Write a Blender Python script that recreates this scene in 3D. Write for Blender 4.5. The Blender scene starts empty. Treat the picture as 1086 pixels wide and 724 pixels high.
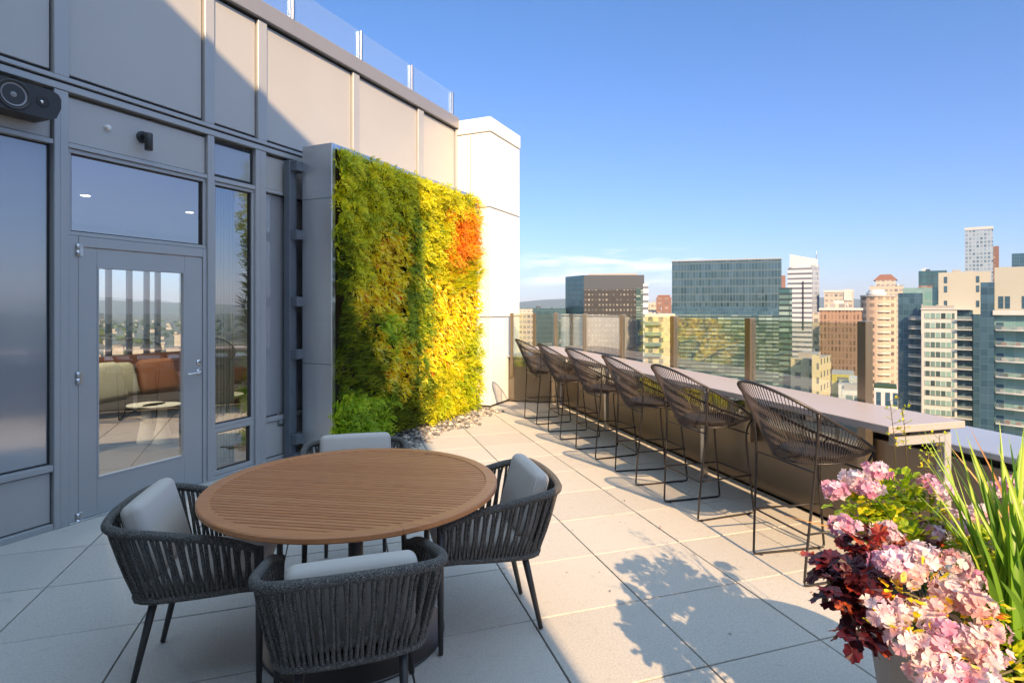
import bpy, math, random
from mathutils import Vector, Matrix, noise
rnd = random.Random(7)
R = math.radians
PI = math.pi
sc = bpy.context.scene

# ------------------------------------------------------------------ camera, world, sun, exposure
F, CX, CY, H = 620.0, 543.0, 325.0, 1.6           # focal length and horizon in reference pixels, eye height
cam_d = bpy.data.cameras.new('camera'); cam = bpy.data.objects.new('camera', cam_d)
sc.collection.objects.link(cam); sc.camera = cam
cam.location = (0, 0, H); cam.rotation_euler = (R(90), 0, 0)
cam_d.sensor_width = 36; cam_d.lens = F / 1086 * 36; cam_d.shift_y = -(362 - CY) / 1086
cam_d.clip_start = 0.05; cam_d.clip_end = 40000
sc.view_settings.view_transform = 'Standard'; sc.view_settings.look = 'None'
sc.view_settings.gamma = 1; sc.view_settings.use_curve_mapping = False
sc.view_settings.exposure = 1.35

ax = math.hypot(184 / F, 1)
A = Vector((-184 / F / ax, 1 / ax, 0))            # along the bar, away from the camera
B = Vector((A.y, -A.x, 0))                        # across the terrace, towards the parapet
SUN_EL = R(31)
sun_vec = -A                                       # horizontal direction towards the sun

w = bpy.data.worlds.new('World'); sc.world = w; w.use_nodes = True
nt = w.node_tree; N = nt.nodes; L = nt.links
bg = N['Background']
sky = N.new('ShaderNodeTexSky'); sky.sky_type = 'NISHITA'; sky.sun_disc = False
sky.sun_elevation = SUN_EL; sky.sun_rotation = math.atan2(sun_vec.x, sun_vec.y)
sky.altitude = 60; sky.air_density = 1.0; sky.dust_density = 0.35; sky.ozone_density = 3.0
# thin cloud bank low over the horizon
tc = N.new('ShaderNodeTexCoord'); mp = N.new('ShaderNodeMapping'); mp.inputs['Scale'].default_value = (2.6, 2.6, 22)
nz = N.new('ShaderNodeTexNoise'); nz.inputs['Scale'].default_value = 1.5; nz.inputs['Detail'].default_value = 7; nz.inputs['Roughness'].default_value = .6
sep = N.new('ShaderNodeSeparateXYZ')
band = N.new('ShaderNodeValToRGB'); e = band.color_ramp.elements
e[0].position = .0; e[0].color = (.25, .25, .25, 1); e[1].position = .105; e[1].color = (0, 0, 0, 1)
x = band.color_ramp.elements.new(.045); x.color = (.6, .6, .6, 1)
x = band.color_ramp.elements.new(.075); x.color = (1, 1, 1, 1)
x = band.color_ramp.elements.new(.09); x.color = (.75, .75, .75, 1)
th = N.new('ShaderNodeValToRGB'); e = th.color_ramp.elements; e[0].position = .46; e[0].color = (0, 0, 0, 1); e[1].position = .68; e[1].color = (.9, .9, .9, 1)
mul = N.new('ShaderNodeMath'); mul.operation = 'MULTIPLY'
mixc = N.new('ShaderNodeMix'); mixc.data_type = 'RGBA'
L.new(tc.outputs['Generated'], mp.inputs['Vector']); L.new(mp.outputs[0], nz.inputs['Vector']); L.new(nz.outputs['Fac'], th.inputs[0])
L.new(tc.outputs['Generated'], sep.inputs[0]); L.new(sep.outputs['Z'], band.inputs[0])
L.new(th.outputs[0], mul.inputs[0]); azr = N.new('ShaderNodeValToRGB'); e = azr.color_ramp.elements      # the cloud bank lies over one stretch of the horizon
e[0].position = .0; e[0].color = (0, 0, 0, 1); e[1].position = .42; e[1].color = (0, 0, 0, 1)
x = azr.color_ramp.elements.new(.06); x.color = (1, 1, 1, 1); x = azr.color_ramp.elements.new(.24); x.color = (1, 1, 1, 1)
L.new(sep.outputs['X'], azr.inputs[0]); m2_ = N.new('ShaderNodeMath'); m2_.operation = 'MULTIPLY'
L.new(band.outputs[0], m2_.inputs[0]); L.new(azr.outputs[0], m2_.inputs[1]); L.new(m2_.outputs[0], mul.inputs[1])
el = N.new('ShaderNodeValToRGB'); e = el.color_ramp.elements     # dims the low sky; adds brightness overhead, out of frame, to lift the shade
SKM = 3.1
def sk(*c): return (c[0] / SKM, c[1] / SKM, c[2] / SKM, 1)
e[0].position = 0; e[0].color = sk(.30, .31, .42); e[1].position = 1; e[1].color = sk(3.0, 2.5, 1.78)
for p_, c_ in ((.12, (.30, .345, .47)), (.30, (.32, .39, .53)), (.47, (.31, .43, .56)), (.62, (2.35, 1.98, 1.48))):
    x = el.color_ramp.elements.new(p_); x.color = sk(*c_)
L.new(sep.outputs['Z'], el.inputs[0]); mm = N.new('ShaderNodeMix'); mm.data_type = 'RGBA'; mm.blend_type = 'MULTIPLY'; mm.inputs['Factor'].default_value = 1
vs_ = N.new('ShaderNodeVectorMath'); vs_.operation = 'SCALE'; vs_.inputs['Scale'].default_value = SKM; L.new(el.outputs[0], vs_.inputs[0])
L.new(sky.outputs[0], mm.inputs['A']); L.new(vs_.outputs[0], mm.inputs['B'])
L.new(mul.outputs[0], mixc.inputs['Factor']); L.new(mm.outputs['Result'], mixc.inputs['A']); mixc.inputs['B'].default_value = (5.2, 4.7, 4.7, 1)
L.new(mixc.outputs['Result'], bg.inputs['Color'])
bg.inputs['Strength'].default_value = 0.15

sd = bpy.data.lights.new('sun', 'SUN'); sd.energy = 3.9; sd.angle = R(.53); sd.color = (1, .69, .38)
so = bpy.data.objects.new('sun', sd); sc.collection.objects.link(so)
ldir = Vector((A.x * math.cos(SUN_EL), A.y * math.cos(SUN_EL), -math.sin(SUN_EL)))
so.rotation_euler = ldir.to_track_quat('-Z', 'Y').to_euler(); so.location = (3, -8, 12)

# ------------------------------------------------------------------ positions
def at_h(px, py, h=0.0):
    z = F * (H - h) / (py - CY); return Vector(((px - CX) / F * z, z, h))
def at_d(px, py, d):
    return Vector(((px - CX) / F * d, d, H - (py - CY) / F * d))
def ab(a, b, z=0.0):
    v = A * a + B * b; return Vector((v.x, v.y, z))
def frame(origin, xdir):
    xd = Vector((xdir.x, xdir.y, 0)).normalized(); yd = Vector((-xd.y, xd.x, 0))
    m = Matrix.Identity(4); m.col[0][:3] = xd; m.col[1][:3] = yd; m.col[3][:3] = origin
    return m

# ------------------------------------------------------------------ mesh building
class MB:
    def __init__(s): s.v = []; s.f = []; s.uv = []; s.t = []; s.m = []; s.sm = []; s.uvs = False; s.tints = False; s.cm = 0
    def face(s, idx, uv=None, smooth=False):
        s.f.append(idx); s.uv.append(uv); s.m.append(s.cm); s.sm.append(smooth)
        if uv: s.uvs = True
    def add(s, pts, t=None):
        b = len(s.v); s.v.extend([tuple(p) for p in pts])
        if t is not None: s.tints = True
        s.t.extend([t if t is not None else .5] * len(pts)); return b
    def box(s, x0, x1, y0, y1, z0, z1, M=None, uv=False, bev=0.0):
        if x0 > x1: x0, x1 = x1, x0
        if y0 > y1: y0, y1 = y1, y0
        if z0 > z1: z0, z1 = z1, z0
        P = lambda *p: (M @ Vector(p)) if M else Vector(p)
        if bev > 0:
            c = min(bev, (x1 - x0) * .45, (y1 - y0) * .45, (z1 - z0) * .45)
            pts = []
            # three rings of verts per corner: build as convex chamfered box
            for ix, X in ((1, x0), (-1, x1)):
                for iy, Y in ((1, y0), (-1, y1)):
                    for iz, Z in ((1, z0), (-1, z1)):
                        pts += [P(X, Y + iy * c, Z + iz * c), P(X + ix * c, Y, Z + iz * c), P(X + ix * c, Y + iy * c, Z)]
            b = s.add(pts)
            def k(a, b_, c_, d): return b + (a * 4 + b_ * 2 + c_) * 3 + d
            q = s.face
            q((k(0,0,0,0), k(0,0,1,0), k(0,1,1,0), k(0,1,0,0))); q((k(1,0,0,0), k(1,1,0,0), k(1,1,1,0), k(1,0,1,0)))
            q((k(0,0,0,1), k(1,0,0,1), k(1,0,1,1), k(0,0,1,1))); q((k(0,1,0,1), k(0,1,1,1), k(1,1,1,1), k(1,1,0,1)))
            q((k(0,0,0,2), k(0,1,0,2), k(1,1,0,2), k(1,0,0,2))); q((k(0,0,1,2), k(1,0,1,2), k(1,1,1,2), k(0,1,1,2)))
            for a in (0, 1):
                for c_ in (0, 1):
                    q((k(a,c_,0,0), k(a,c_,1,0), k(a,c_,1,1), k(a,c_,0,1)))
                    q((k(a,0,c_,0), k(a,1,c_,0), k(a,1,c_,2), k(a,0,c_,2)))
                    q((k(0,a,c_,1), k(1,a,c_,1), k(1,a,c_,2), k(0,a,c_,2)))
            for a in (0, 1):
                for b_ in (0, 1):
                    for c_ in (0, 1): q((k(a,b_,c_,0), k(a,b_,c_,1), k(a,b_,c_,2)))
            s.fixn = True
            return
        b = s.add([P(x, y, z) for z in (z0, z1) for y in (y0, y1) for x in (x0, x1)])
        dx, dy, dz = x1 - x0, y1 - y0, z1 - z0
        def u(a, c, oa, oc): return [(oa, oc), (oa + a, oc), (oa + a, oc + c), (oa, oc + c)] if uv else None
        s.face((b, b+1, b+5, b+4), u(dx, dz, 0, z0)); s.face((b+3, b+2, b+6, b+7), u(dx, dz, 0, z0))
        s.face((b+1, b+3, b+7, b+5), u(dy, dz, 0, z0)); s.face((b+2, b, b+4, b+6), u(dy, dz, 0, z0))
        s.face((b+4, b+5, b+7, b+6), [(-1, -1)] * 4 if uv else None); s.face((b+2, b+3, b+1, b), [(-1, -1)] * 4 if uv else None)
    def tube(s, pts, r, n=8, cap=True, closed=False, M=None):
        pts = [Vector(p) for p in pts]
        if M: pts = [M @ p for p in pts]
        m = len(pts); rr = r if isinstance(r, (list, tuple)) else [r] * m
        up = None; rings = []
        for i, p in enumerate(pts):
            a = pts[(i - 1) % m] if (closed or i > 0) else p
            c = pts[(i + 1) % m] if (closed or i < m - 1) else p
            d = (c - a).normalized() if (c - a).length > 1e-9 else Vector((0, 0, 1))
            if up is None: up = Vector((0, 0, 1)) if abs(d.z) < .9 else Vector((1, 0, 0))
            x = d.cross(up)
            if x.length < 1e-6: x = d.orthogonal()
            x.normalize(); y = x.cross(d).normalized(); up = y
            rings.append(s.add([p + (x * math.cos(2*PI*k/n) + y * math.sin(2*PI*k/n)) * rr[i] for k in range(n)]))
        for i in range(m if closed else m - 1):
            a, b = rings[i], rings[(i + 1) % m]
            for k in range(n): s.face((a + k, a + (k+1) % n, b + (k+1) % n, b + k), None, True)
        if cap and not closed:
            s.face(tuple(rings[0] + k for k in range(n))[::-1]); s.face(tuple(rings[-1] + k for k in range(n)))
        s.fixn = True
    def lathe(s, prof, n=32, c=(0, 0), M=None, cap=True):
        rings = []
        for r, z in prof:
            pts = [Vector((c[0] + r*math.cos(2*PI*k/n), c[1] + r*math.sin(2*PI*k/n), z)) for k in range(n)]
            if M: pts = [M @ p for p in pts]
            rings.append(s.add(pts))
        for a, b in zip(rings, rings[1:]):
            for k in range(n): s.face((a+k, a+(k+1)%n, b+(k+1)%n, b+k), None, True)
        if cap:
            s.face(tuple(rings[0]+k for k in range(n))[::-1]); s.face(tuple(rings[-1]+k for k in range(n)))
        s.fixn = True
    def prism(s, poly, z0, z1, uv=False):
        n = len(poly); b = s.add([(p[0], p[1], z0) for p in poly] + [(p[0], p[1], z1) for p in poly])
        acc = 0
        for k in range(n):
            p, q = Vector(poly[k][:2]), Vector(poly[(k+1) % n][:2]); l = (q - p).length
            s.face((b+k, b+(k+1)%n, b+n+(k+1)%n, b+n+k), [(acc, z0), (acc+l, z0), (acc+l, z1), (acc, z1)] if uv else None); acc += l
        s.face(tuple(b+n+k for k in range(n)), [(-1, -1)]*n if uv else None)
        s.face(tuple(b+k for k in range(n))[::-1], [(-1, -1)]*n if uv else None)
        s.fixn = True
    def quad(s, a, b_, c, d, t=None, uv=None, smooth=False):
        b = s.add([a, b_, c, d], t); s.face((b, b+1, b+2, b+3), uv, smooth)
    def build(s, name, mats, parent=None, smooth=None, loc=None):
        me = bpy.data.meshes.new(name); me.from_pydata(s.v, [], s.f)
        if not isinstance(mats, (list, tuple)): mats = [mats]
        for m in mats: me.materials.append(m)
        me.polygons.foreach_set('material_index', s.m)
        sm = s.sm if smooth is None else [smooth] * len(s.f)
        me.polygons.foreach_set('use_smooth', sm)
        if s.uvs:
            uvl = me.uv_layers.new(name='UVMap'); flat = []
            for f, u in zip(s.f, s.uv):
                for i in range(len(f)): flat += list(u[i]) if u else [0, 0]
            uvl.data.foreach_set('uv', flat)
        if s.tints:
            at = me.attributes.new('tint', 'FLOAT', 'POINT'); at.data.foreach_set('value', s.t)
        me.update()
        if getattr(s, 'fixn', False):
            import bmesh
            bm = bmesh.new(); bm.from_mesh(me); bmesh.ops.recalc_face_normals(bm, faces=bm.faces); bm.to_mesh(me); bm.free()
        o = bpy.data.objects.new(name, me); sc.collection.objects.link(o)
        if parent: o.parent = parent
        return o
def tag(o, label=None, cat=None, group=None, kind=None):
    if label: o['label'] = label
    if cat: o['category'] = cat
    if group: o['group'] = group
    if kind: o['kind'] = kind
    return o
def empty(name, label, cat, M=None, group=None):
    o = bpy.data.objects.new(name, None); sc.collection.objects.link(o); o.empty_display_size = .2
    if M is not None: o.matrix_world = M
    return tag(o, label, cat, group)
def copy_tree(o, parent=None):
    c = o.copy(); sc.collection.objects.link(c)
    if parent: c.parent = parent; c.matrix_parent_inverse = o.matrix_parent_inverse.copy()
    for ch in [k for k in sc.collection.objects if k.parent == o]: copy_tree(ch, c)
    return c
def T(x, y, z=0): return Matrix.Translation((x, y, z))
def smooth_path(P, n, closed=False):
    P = [Vector(p) for p in P]; out = []; m = len(P); seg = m if closed else m - 1
    D = []
    for i in range(seg):
        p0 = P[(i-1) % m] if (closed or i > 0) else P[0]; p1 = P[i]; p2 = P[(i+1) % m]
        p3 = P[(i+2) % m] if (closed or i + 2 < m) else P[-1]
        for k in range(16):
            t = k / 16
            D.append(.5 * ((2*p1) + (p2-p0)*t + (2*p0-5*p1+4*p2-p3)*t*t + (-p0+3*p1-3*p2+p3)*t**3))
    if not closed: D.append(P[-1])
    else: D.append(D[0])
    cum = [0]
    for a, b in zip(D, D[1:]): cum.append(cum[-1] + (b-a).length)
    tot = cum[-1]; j = 0; cnt = n if closed else n - 1
    for i in range(n):
        s_ = tot * i / cnt
        while j < len(cum) - 2 and cum[j+1] < s_: j += 1
        l = cum[j+1] - cum[j]; f = 0 if l < 1e-12 else (s_ - cum[j]) / l
        out.append(D[j].lerp(D[j+1], min(1, max(0, f))))
    return out

# ------------------------------------------------------------------ materials
class G:
    """small helper to wire nodes"""
    def __init__(s, name):
        s.m = bpy.data.materials.new(name); s.m.use_nodes = True; s.t = s.m.node_tree; s.n = s.t.nodes; s.l = s.t.links
        s.b = s.n['Principled BSDF']; s.out = s.n['Material Output']
    def node(s, kind, **kw):
        n = s.n.new(kind)
        for k, v in kw.items(): setattr(n, k, v)
        return n
    def math(s, op, a, b=None, c=None):
        n = s.n.new('ShaderNodeMath'); n.operation = op
        for i, q in enumerate((a, b, c)):
            if q is None: continue
            if isinstance(q, (int, float)): n.inputs[i].default_value = q
            else: s.l.new(q, n.inputs[i])
        return n.outputs[0]
    def mix(s, f, a, b):
        n = s.n.new('ShaderNodeMix'); n.data_type = 'RGBA'
        for q, k in ((f, 'Factor'), (a, 'A'), (b, 'B')):
            if isinstance(q, (int, float)): n.inputs[k].default_value = q
            elif isinstance(q, tuple): n.inputs[k].default_value = (*q[:3], 1)
            else: s.l.new(q, n.inputs[k])
        return n.outputs['Result']
    def noise(s, scale, detail=3, rough=.5, vec=None, sc3=None, coord='Object'):
        n = s.n.new('ShaderNodeTexNoise'); n.inputs['Scale'].default_value = scale; n.inputs['Detail'].default_value = detail; n.inputs['Roughness'].default_value = rough
        if vec is None:
            tc = s.n.new('ShaderNodeTexCoord'); vec = tc.outputs[coord]
        if sc3:
            mp = s.n.new('ShaderNodeMapping'); mp.inputs['Scale'].default_value = sc3; s.l.new(vec, mp.inputs[0]); vec = mp.outputs[0]
        s.l.new(vec, n.inputs['Vector']); return n.outputs['Fac']
    def ramp(s, f, stops):
        n = s.n.new('ShaderNodeValToRGB'); e = n.color_ramp.elements
        e[0].position, e[0].color = stops[0][0], (*stops[0][1], 1); e[1].position, e[1].color = stops[-1][0], (*stops[-1][1], 1)
        for p, c in stops[1:-1]: k = e.new(p); k.color = (*c, 1)
        s.l.new(f, n.inputs[0]); return n.outputs[0]
    def bump(s, h, strength=.3, dist=.01):
        n = s.n.new('ShaderNodeBump'); n.inputs['Strength'].default_value = strength; n.inputs['Distance'].default_value = dist
        s.l.new(h, n.inputs['Height']); s.l.new(n.outputs[0], s.b.inputs['Normal'])
    def col(s, c):
        if isinstance(c, tuple): s.b.inputs['Base Color'].default_value = (*c, 1)
        else: s.l.new(c, s.b.inputs['Base Color'])
    def set(s, rough=None, metal=None, spec=None, coat=None):
        for k, v in (('Roughness', rough), ('Metallic', metal), ('Specular IOR Level', spec), ('Coat Weight', coat)):
            if v is None: continue
            if isinstance(v, (int, float)): s.b.inputs[k].default_value = v
            else: s.l.new(v, s.b.inputs[k])
        return s

def paint(name, c, rough=.4, metal=0, var=.06, vs=3, bump=0, bs=60, spec=None):
    g = G(name); f = g.noise(vs, 4, .6)
    lo = tuple(k * (1 - var) for k in c); hi = tuple(min(1, k * (1 + var)) for k in c)
    g.col(g.mix(f, lo, hi)); g.set(rough, metal, spec)
    rv = g.noise(vs * 2.3, 3); g.l.new(g.math('ADD', g.math('MULTIPLY', rv, rough * .35), rough * .82), g.b.inputs['Roughness'])
    if bump: g.bump(g.noise(bs, 3), bump, .004)
    return g.m
M = {}
M['facade'] = paint('grey_facade_paint', (.38, .385, .39), .36, .2, .10, .9, spec=.6)
M['facade_panel'] = paint('grey_panel_paint', (.42, .41, .395), .42, .15, .11, .7, spec=.6)
M['gasket'] = paint('black_gasket', (.02, .02, .022), .6)
M['coping'] = paint('coping_metal', (.27, .265, .28), .4, .3)
M['steel'] = paint('satin_steel', (.55, .55, .55), .3, 1, .05, 8)
M['white_panel'] = paint('white_cladding', (.76, .745, .72), .45, 0, .05, .6)
M['dark_post'] = paint('blue_grey_post', (.12, .14, .165), .4, .3)
M['black_plastic'] = paint('black_plastic', (.03, .028, .028), .45)
M['cone_grey'] = paint('speaker_cone', (.24, .24, .25), .5)
M['chrome'] = paint('chrome', (.75, .74, .73), .18, 1, .02)
M['graphite'] = paint('graphite_powder_coat', (.055, .05, .046), .42, .2, .08, 6)
M['bronze_coat'] = paint('dark_bronze_coat', (.06, .05, .045), .4, .4, .1, 5)
M['stool_wire'] = paint('stool_wire', (.035, .03, .03), .38, .3)
M['stool_cord'] = paint('stool_cord', (.05, .038, .038), .5, 0, .2, 20)
M['black_cushion'] = paint('black_cushion', (.025, .024, .027), .8, 0, .1, 30, .3, 300)
M['post'] = paint('bronze_post', (.30, .25, .19), .3, .8, .02, 1)
M['cap'] = paint('parapet_cap', (.33, .36, .42), .4, .3, .06, 2)
M['pot'] = paint('planter_pot', (.16, .165, .18), .5, 0, .08, 4, .2, 40)
M['soil'] = paint('soil', (.05, .033, .02), .9, 0, .4, 40, .8, 80)
M['interior_wall'] = paint('interior_wall', (.42, .38, .32), .8)
M['interior_floor'] = paint('interior_floor', (.16, .13, .10), .5)
M['ceiling'] = paint('ceiling', (.6, .6, .58), .8)
M['sofa'] = paint('sofa_fabric', (.035, .035, .04), .9, 0, .1, 10, .2, 200)
M['pillow_sage'] = paint('pillow_sage', (.42, .42, .34), .9, 0, .1, 10)
M['pillow_rust'] = paint('pillow_rust', (.36, .13, .04), .9, 0, .1, 10)
M['leather'] = paint('tan_leather', (.22, .08, .035), .6)
M['white_table'] = paint('white_side_table', (.66, .66, .6), .6)
M['curtain'] = paint('curtain', (.36, .36, .27), .9)
M['trunk'] = paint('stem', (.12, .10, .04), .7)

# brushed stainless
g = G('brushed_steel'); f = g.noise(1.0, 5, .7, sc3=(2, 2, 60)); g.col(g.mix(f, (.70, .70, .70), (.80, .80, .80)))
g.set(metal=.95); g.l.new(g.math('ADD', g.math('MULTIPLY', f, .06), .27), g.b.inputs['Roughness']); M['brushed'] = g.m
# parapet panel : bronze-tinted satin metal
g = G('parapet_metal'); f = g.noise(1.3, 4, .5); g.col(g.mix(f, (.21, .175, .14), (.27, .23, .19)))
g.set(.36, .7); M['parapet'] = g.m

def glass_mat(name, tint, refl=1.0, rough=0.0, ior=1.5, base=0.0, dirt=.0):
    g = G(name); g.n.remove(g.b)
    tr = g.node('ShaderNodeBsdfTransparent'); tr.inputs[0].default_value = (*tint, 1)
    gl = g.node('ShaderNodeBsdfGlossy'); gl.inputs['Roughness'].default_value = rough; gl.inputs['Color'].default_value = (.95, .97, 1, 1)
    geo = g.node('ShaderNodeNewGeometry'); dt = g.node('ShaderNodeVectorMath', operation='DOT_PRODUCT'); g.l.new(geo.outputs['Normal'], dt.inputs[0]); g.l.new(geo.outputs['Incoming'], dt.inputs[1])
    r0 = ((ior - 1) / (ior + 1)) ** 2
    sch = g.math('ADD', g.math('MULTIPLY', g.math('POWER', g.math('SUBTRACT', 1.0, g.math('ABSOLUTE', dt.outputs['Value'])), 5.0), 1 - r0), r0)
    ms = g.node('ShaderNodeMixShader')
    k = g.math('MINIMUM', g.math('ADD', g.math('MULTIPLY', sch, refl), base), 1.0)
    g.l.new(k, ms.inputs[0]); g.l.new(tr.outputs[0], ms.inputs[1]); g.l.new(gl.outputs[0], ms.inputs[2])
    last = ms.outputs[0]
    if dirt:
        df = g.node('ShaderNodeBsdfDiffuse'); df.inputs[0].default_value = (.7, .7, .68, 1)
        m2 = g.node('ShaderNodeMixShader'); m2.inputs[0].default_value = dirt
        g.l.new(last, m2.inputs[1]); g.l.new(df.outputs[0], m2.inputs[2]); last = m2.outputs[0]
    g.l.new(last, g.out.inputs[0]); return g.m
M['glass'] = glass_mat('window_glass', (.86, .91, .88), 1.6, 0, 1.55, .34)
M['rail_glass'] = glass_mat('railing_glass', (.88, .92, .90), 1.9, 0, 1.52, .07, .02)
M['roof_glass'] = glass_mat('roof_railing_glass', (.84, .96, 1.0), 1.2, 0, 1.5, .03, .07)
g = G('spandrel_glass'); g.col(g.mix(g.noise(.8, 3), (.36, .37, .39), (.42, .43, .45))); g.set(.09, .35, 1.0, .6); g.b.inputs['Coat Roughness'].default_value = .03; M['spandrel'] = g.m

# paving: fine aggregate concrete, tint per slab
g = G('paving_stone'); at = g.node('ShaderNodeAttribute', attribute_name='tint')
f1 = g.noise(420, 2, .7); f2 = g.noise(2.2, 5, .6); f3 = g.noise(120, 3, .6); f4 = g.noise(14, 5, .7)
f0 = g.noise(95, 3, .75)
c = g.mix(g.ramp(g.math('ADD', g.math('MULTIPLY', f1, .5), g.math('MULTIPLY', f0, .5)), [(.36, (0, 0, 0)), (.64, (1, 1, 1))]), (.30, .28, .255), (.60, .565, .515))
c = g.mix(g.math('MULTIPLY', f2, .35), c, (.50, .45, .39))
c = g.mix(g.math('MULTIPLY', at.outputs['Fac'], .34), c, (.60, .56, .50))
st = g.ramp(f4, [(.0, (0, 0, 0)), (.56, (0, 0, 0)), (.78, (.45, .45, .45))])
c = g.mix(st, c, (.27, .25, .23))
c = g.mix(g.ramp(f3, [(0, (0, 0, 0)), (.66, (0, 0, 0)), (.72, (.5, .5, .5))]), c, (.70, .69, .67))
g.col(c); g.set(.78); g.bump(g.math('ADD', f1, g.math('MULTIPLY', f3, .6)), .25, .003); M['paving'] = g.m
M['joint'] = paint('joint_grit', (.06, .05, .045), .95, 0, .4, 60)

# teak slats
g = G('teak'); f = g.noise(3.0, 6, .65, sc3=(1.2, 26, 26)); f2 = g.noise(1.5, 3); at = g.node('ShaderNodeAttribute', attribute_name='tint')
c = g.ramp(f, [(.25, (.34, .115, .036)), (.55, (.53, .190, .060)), (.8, (.68, .27, .088))])
c = g.mix(g.math('MULTIPLY', at.outputs['Fac'], .45), c, (.66, .29, .115)); c = g.mix(g.math('MULTIPLY', f2, .25), c, (.34, .14, .06))
g.col(c); g.set(.42); g.bump(f, .15, .002); M['teak'] = g.m
# rope
g = G('speckled_rope'); f = g.noise(240, 2, .8); f2 = g.noise(60, 3)
g.col(g.ramp(f, [(.36, (.024, .021, .018)), (.53, (.085, .076, .066)), (.68, (.27, .245, .21))])); g.set(.85); g.bump(f2, .5, .004); M['rope'] = g.m
g = G('rope_core'); g.col((.012, .012, .013)); g.set(.9); M['rope_core'] = g.m
def fabric(name, c):
    g = G(name); tcn = g.node('ShaderNodeTexCoord'); wv = g.node('ShaderNodeTexWave'); wv.inputs['Scale'].default_value = 110; wv.inputs['Distortion'].default_value = 1.5
    g.l.new(tcn.outputs['Object'], wv.inputs[0]); f = g.noise(300, 2)
    lo = tuple(k * .84 for k in c)
    g.col(g.mix(g.math('MULTIPLY', g.math('ADD', wv.outputs['Fac'], f), .5), lo, c)); g.set(.9); g.bump(wv.outputs['Fac'], .12, .001); return g.m
M['cushion'] = fabric('grey_cushion_fabric', (.58, .51, .44))
# counter stone
g = G('counter_stone'); f = g.noise(190, 3, .7); f2 = g.noise(3, 5, .6)
c = g.mix(f, (.24, .20, .19), (.50, .43, .40)); c = g.mix(g.math('MULTIPLY', f2, .4), c, (.40, .33, .31)); g.col(c); g.set(.45); M['counter'] = g.m
# pebbles
g = G('pebble'); at = g.node('ShaderNodeAttribute', attribute_name='tint')
g.col(g.ramp(at.outputs['Fac'], [(0, (.10, .10, .11)), (.4, (.22, .21, .20)), (.7, (.36, .31, .26)), (1, (.52, .46, .40))])); g.set(.6); M['pebble'] = g.m
# leaves and petals
def leaf(name, stops, rough=.5, trans=.42, patt=None):
    g = G(name); at = g.node('ShaderNodeAttribute', attribute_name='tint')
    c = g.ramp(at.outputs['Fac'], stops)
    if patt: c = g.mix(g.ramp(g.noise(patt[0], 2), [(0, (0, 0, 0)), (.5, (0, 0, 0)), (.58, (1, 1, 1))]), c, patt[1])
    g.col(c); g.set(rough)
    tl = g.node('ShaderNodeBsdfTranslucent'); g.l.new(c, tl.inputs[0]); ms = g.node('ShaderNodeMixShader'); ms.inputs[0].default_value = trans
    g.l.new(g.b.outputs[0], ms.inputs[1]); g.l.new(tl.outputs[0], ms.inputs[2]); g.l.new(ms.outputs[0], g.out.inputs[0]); return g.m
M['leaf_fern'] = leaf('feathery_leaf', [(0, (.34, .42, .006)), (.3, (.60, .62, .006)), (.6, (.84, .76, .008)), (1, (.92, .80, .01))])
M['leaf_gold'] = leaf('gold_leaf', [(0, (.36, .40, .006)), (.3, (.68, .64, .006)), (.7, (.84, .78, .008)), (1, (.86, .82, .02))])
M['leaf_spike'] = leaf('spiky_leaf', [(0, (.05, .09, .010)), (.5, (.20, .26, .014)), (1, (.56, .56, .04))])
M['leaf_green'] = leaf('fresh_green_leaf', [(0, (.20, .36, .010)), (.5, (.38, .56, .014)), (1, (.62, .70, .02))])
M['leaf_dark'] = leaf('dark_green_leaf', [(0, (.10, .20, .010)), (.5, (.30, .42, .012)), (1, (.66, .66, .015))])
M['leaf_varieg'] = leaf('variegated_leaf', [(0, (.55, .07, .01)), (.10, (.82, .34, .01)), (.20, (.92, .70, .01)), (.8, (.94, .82, .02)), (1, (.94, .88, .22))])
M['leaf_orange'] = leaf('orange_leaf', [(0, (.80, .20, .006)), (.5, (.92, .38, .008)), (1, (.94, .56, .015))])
M['leaf_lime'] = leaf('lime_leaf', [(0, (.30, .44, .006)), (.5, (.58, .64, .008)), (.85, (.84, .76, .01)), (1, (.86, .62, .02))])
M['leaf_planter'] = leaf('planter_leaf', [(0, (.12, .24, .01)), (.5, (.36, .50, .012)), (.85, (.66, .70, .02)), (1, (.70, .52, .03))])
M['leaf_maroon'] = leaf('maroon_leaf', [(0, (.03, .006, .012)), (.6, (.085, .010, .018)), (.85, (.20, .015, .02)), (1, (.42, .08, .02))], .35, .25)
M['blade'] = leaf('grass_blade', [(0, (.10, .22, .02)), (.6, (.22, .42, .03)), (1, (.46, .58, .06))], .4, .45)
M['blade_dry'] = leaf('dry_blade', [(0, (.45, .20, .04)), (1, (.60, .38, .12))], .5, .3)
M['petal_pink'] = leaf('pink_petal', [(0, (.64, .24, .40)), (.5, (.80, .50, .62)), (1, (.86, .74, .80))], .5, .4)
M['petal_pale'] = leaf('pale_petal', [(0, (.72, .38, .46)), (.4, (.78, .62, .66)), (1, (.82, .76, .78))], .5, .4)
M['petal_peach'] = leaf('peach_petal', [(0, (.70, .32, .32)), (.5, (.78, .56, .54)), (1, (.82, .72, .70))], .5, .4)
M['leaf_tree'] = leaf('tree_leaf', [(0, (.03, .06, .012)), (1, (.10, .14, .03))], .6, .2)

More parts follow.
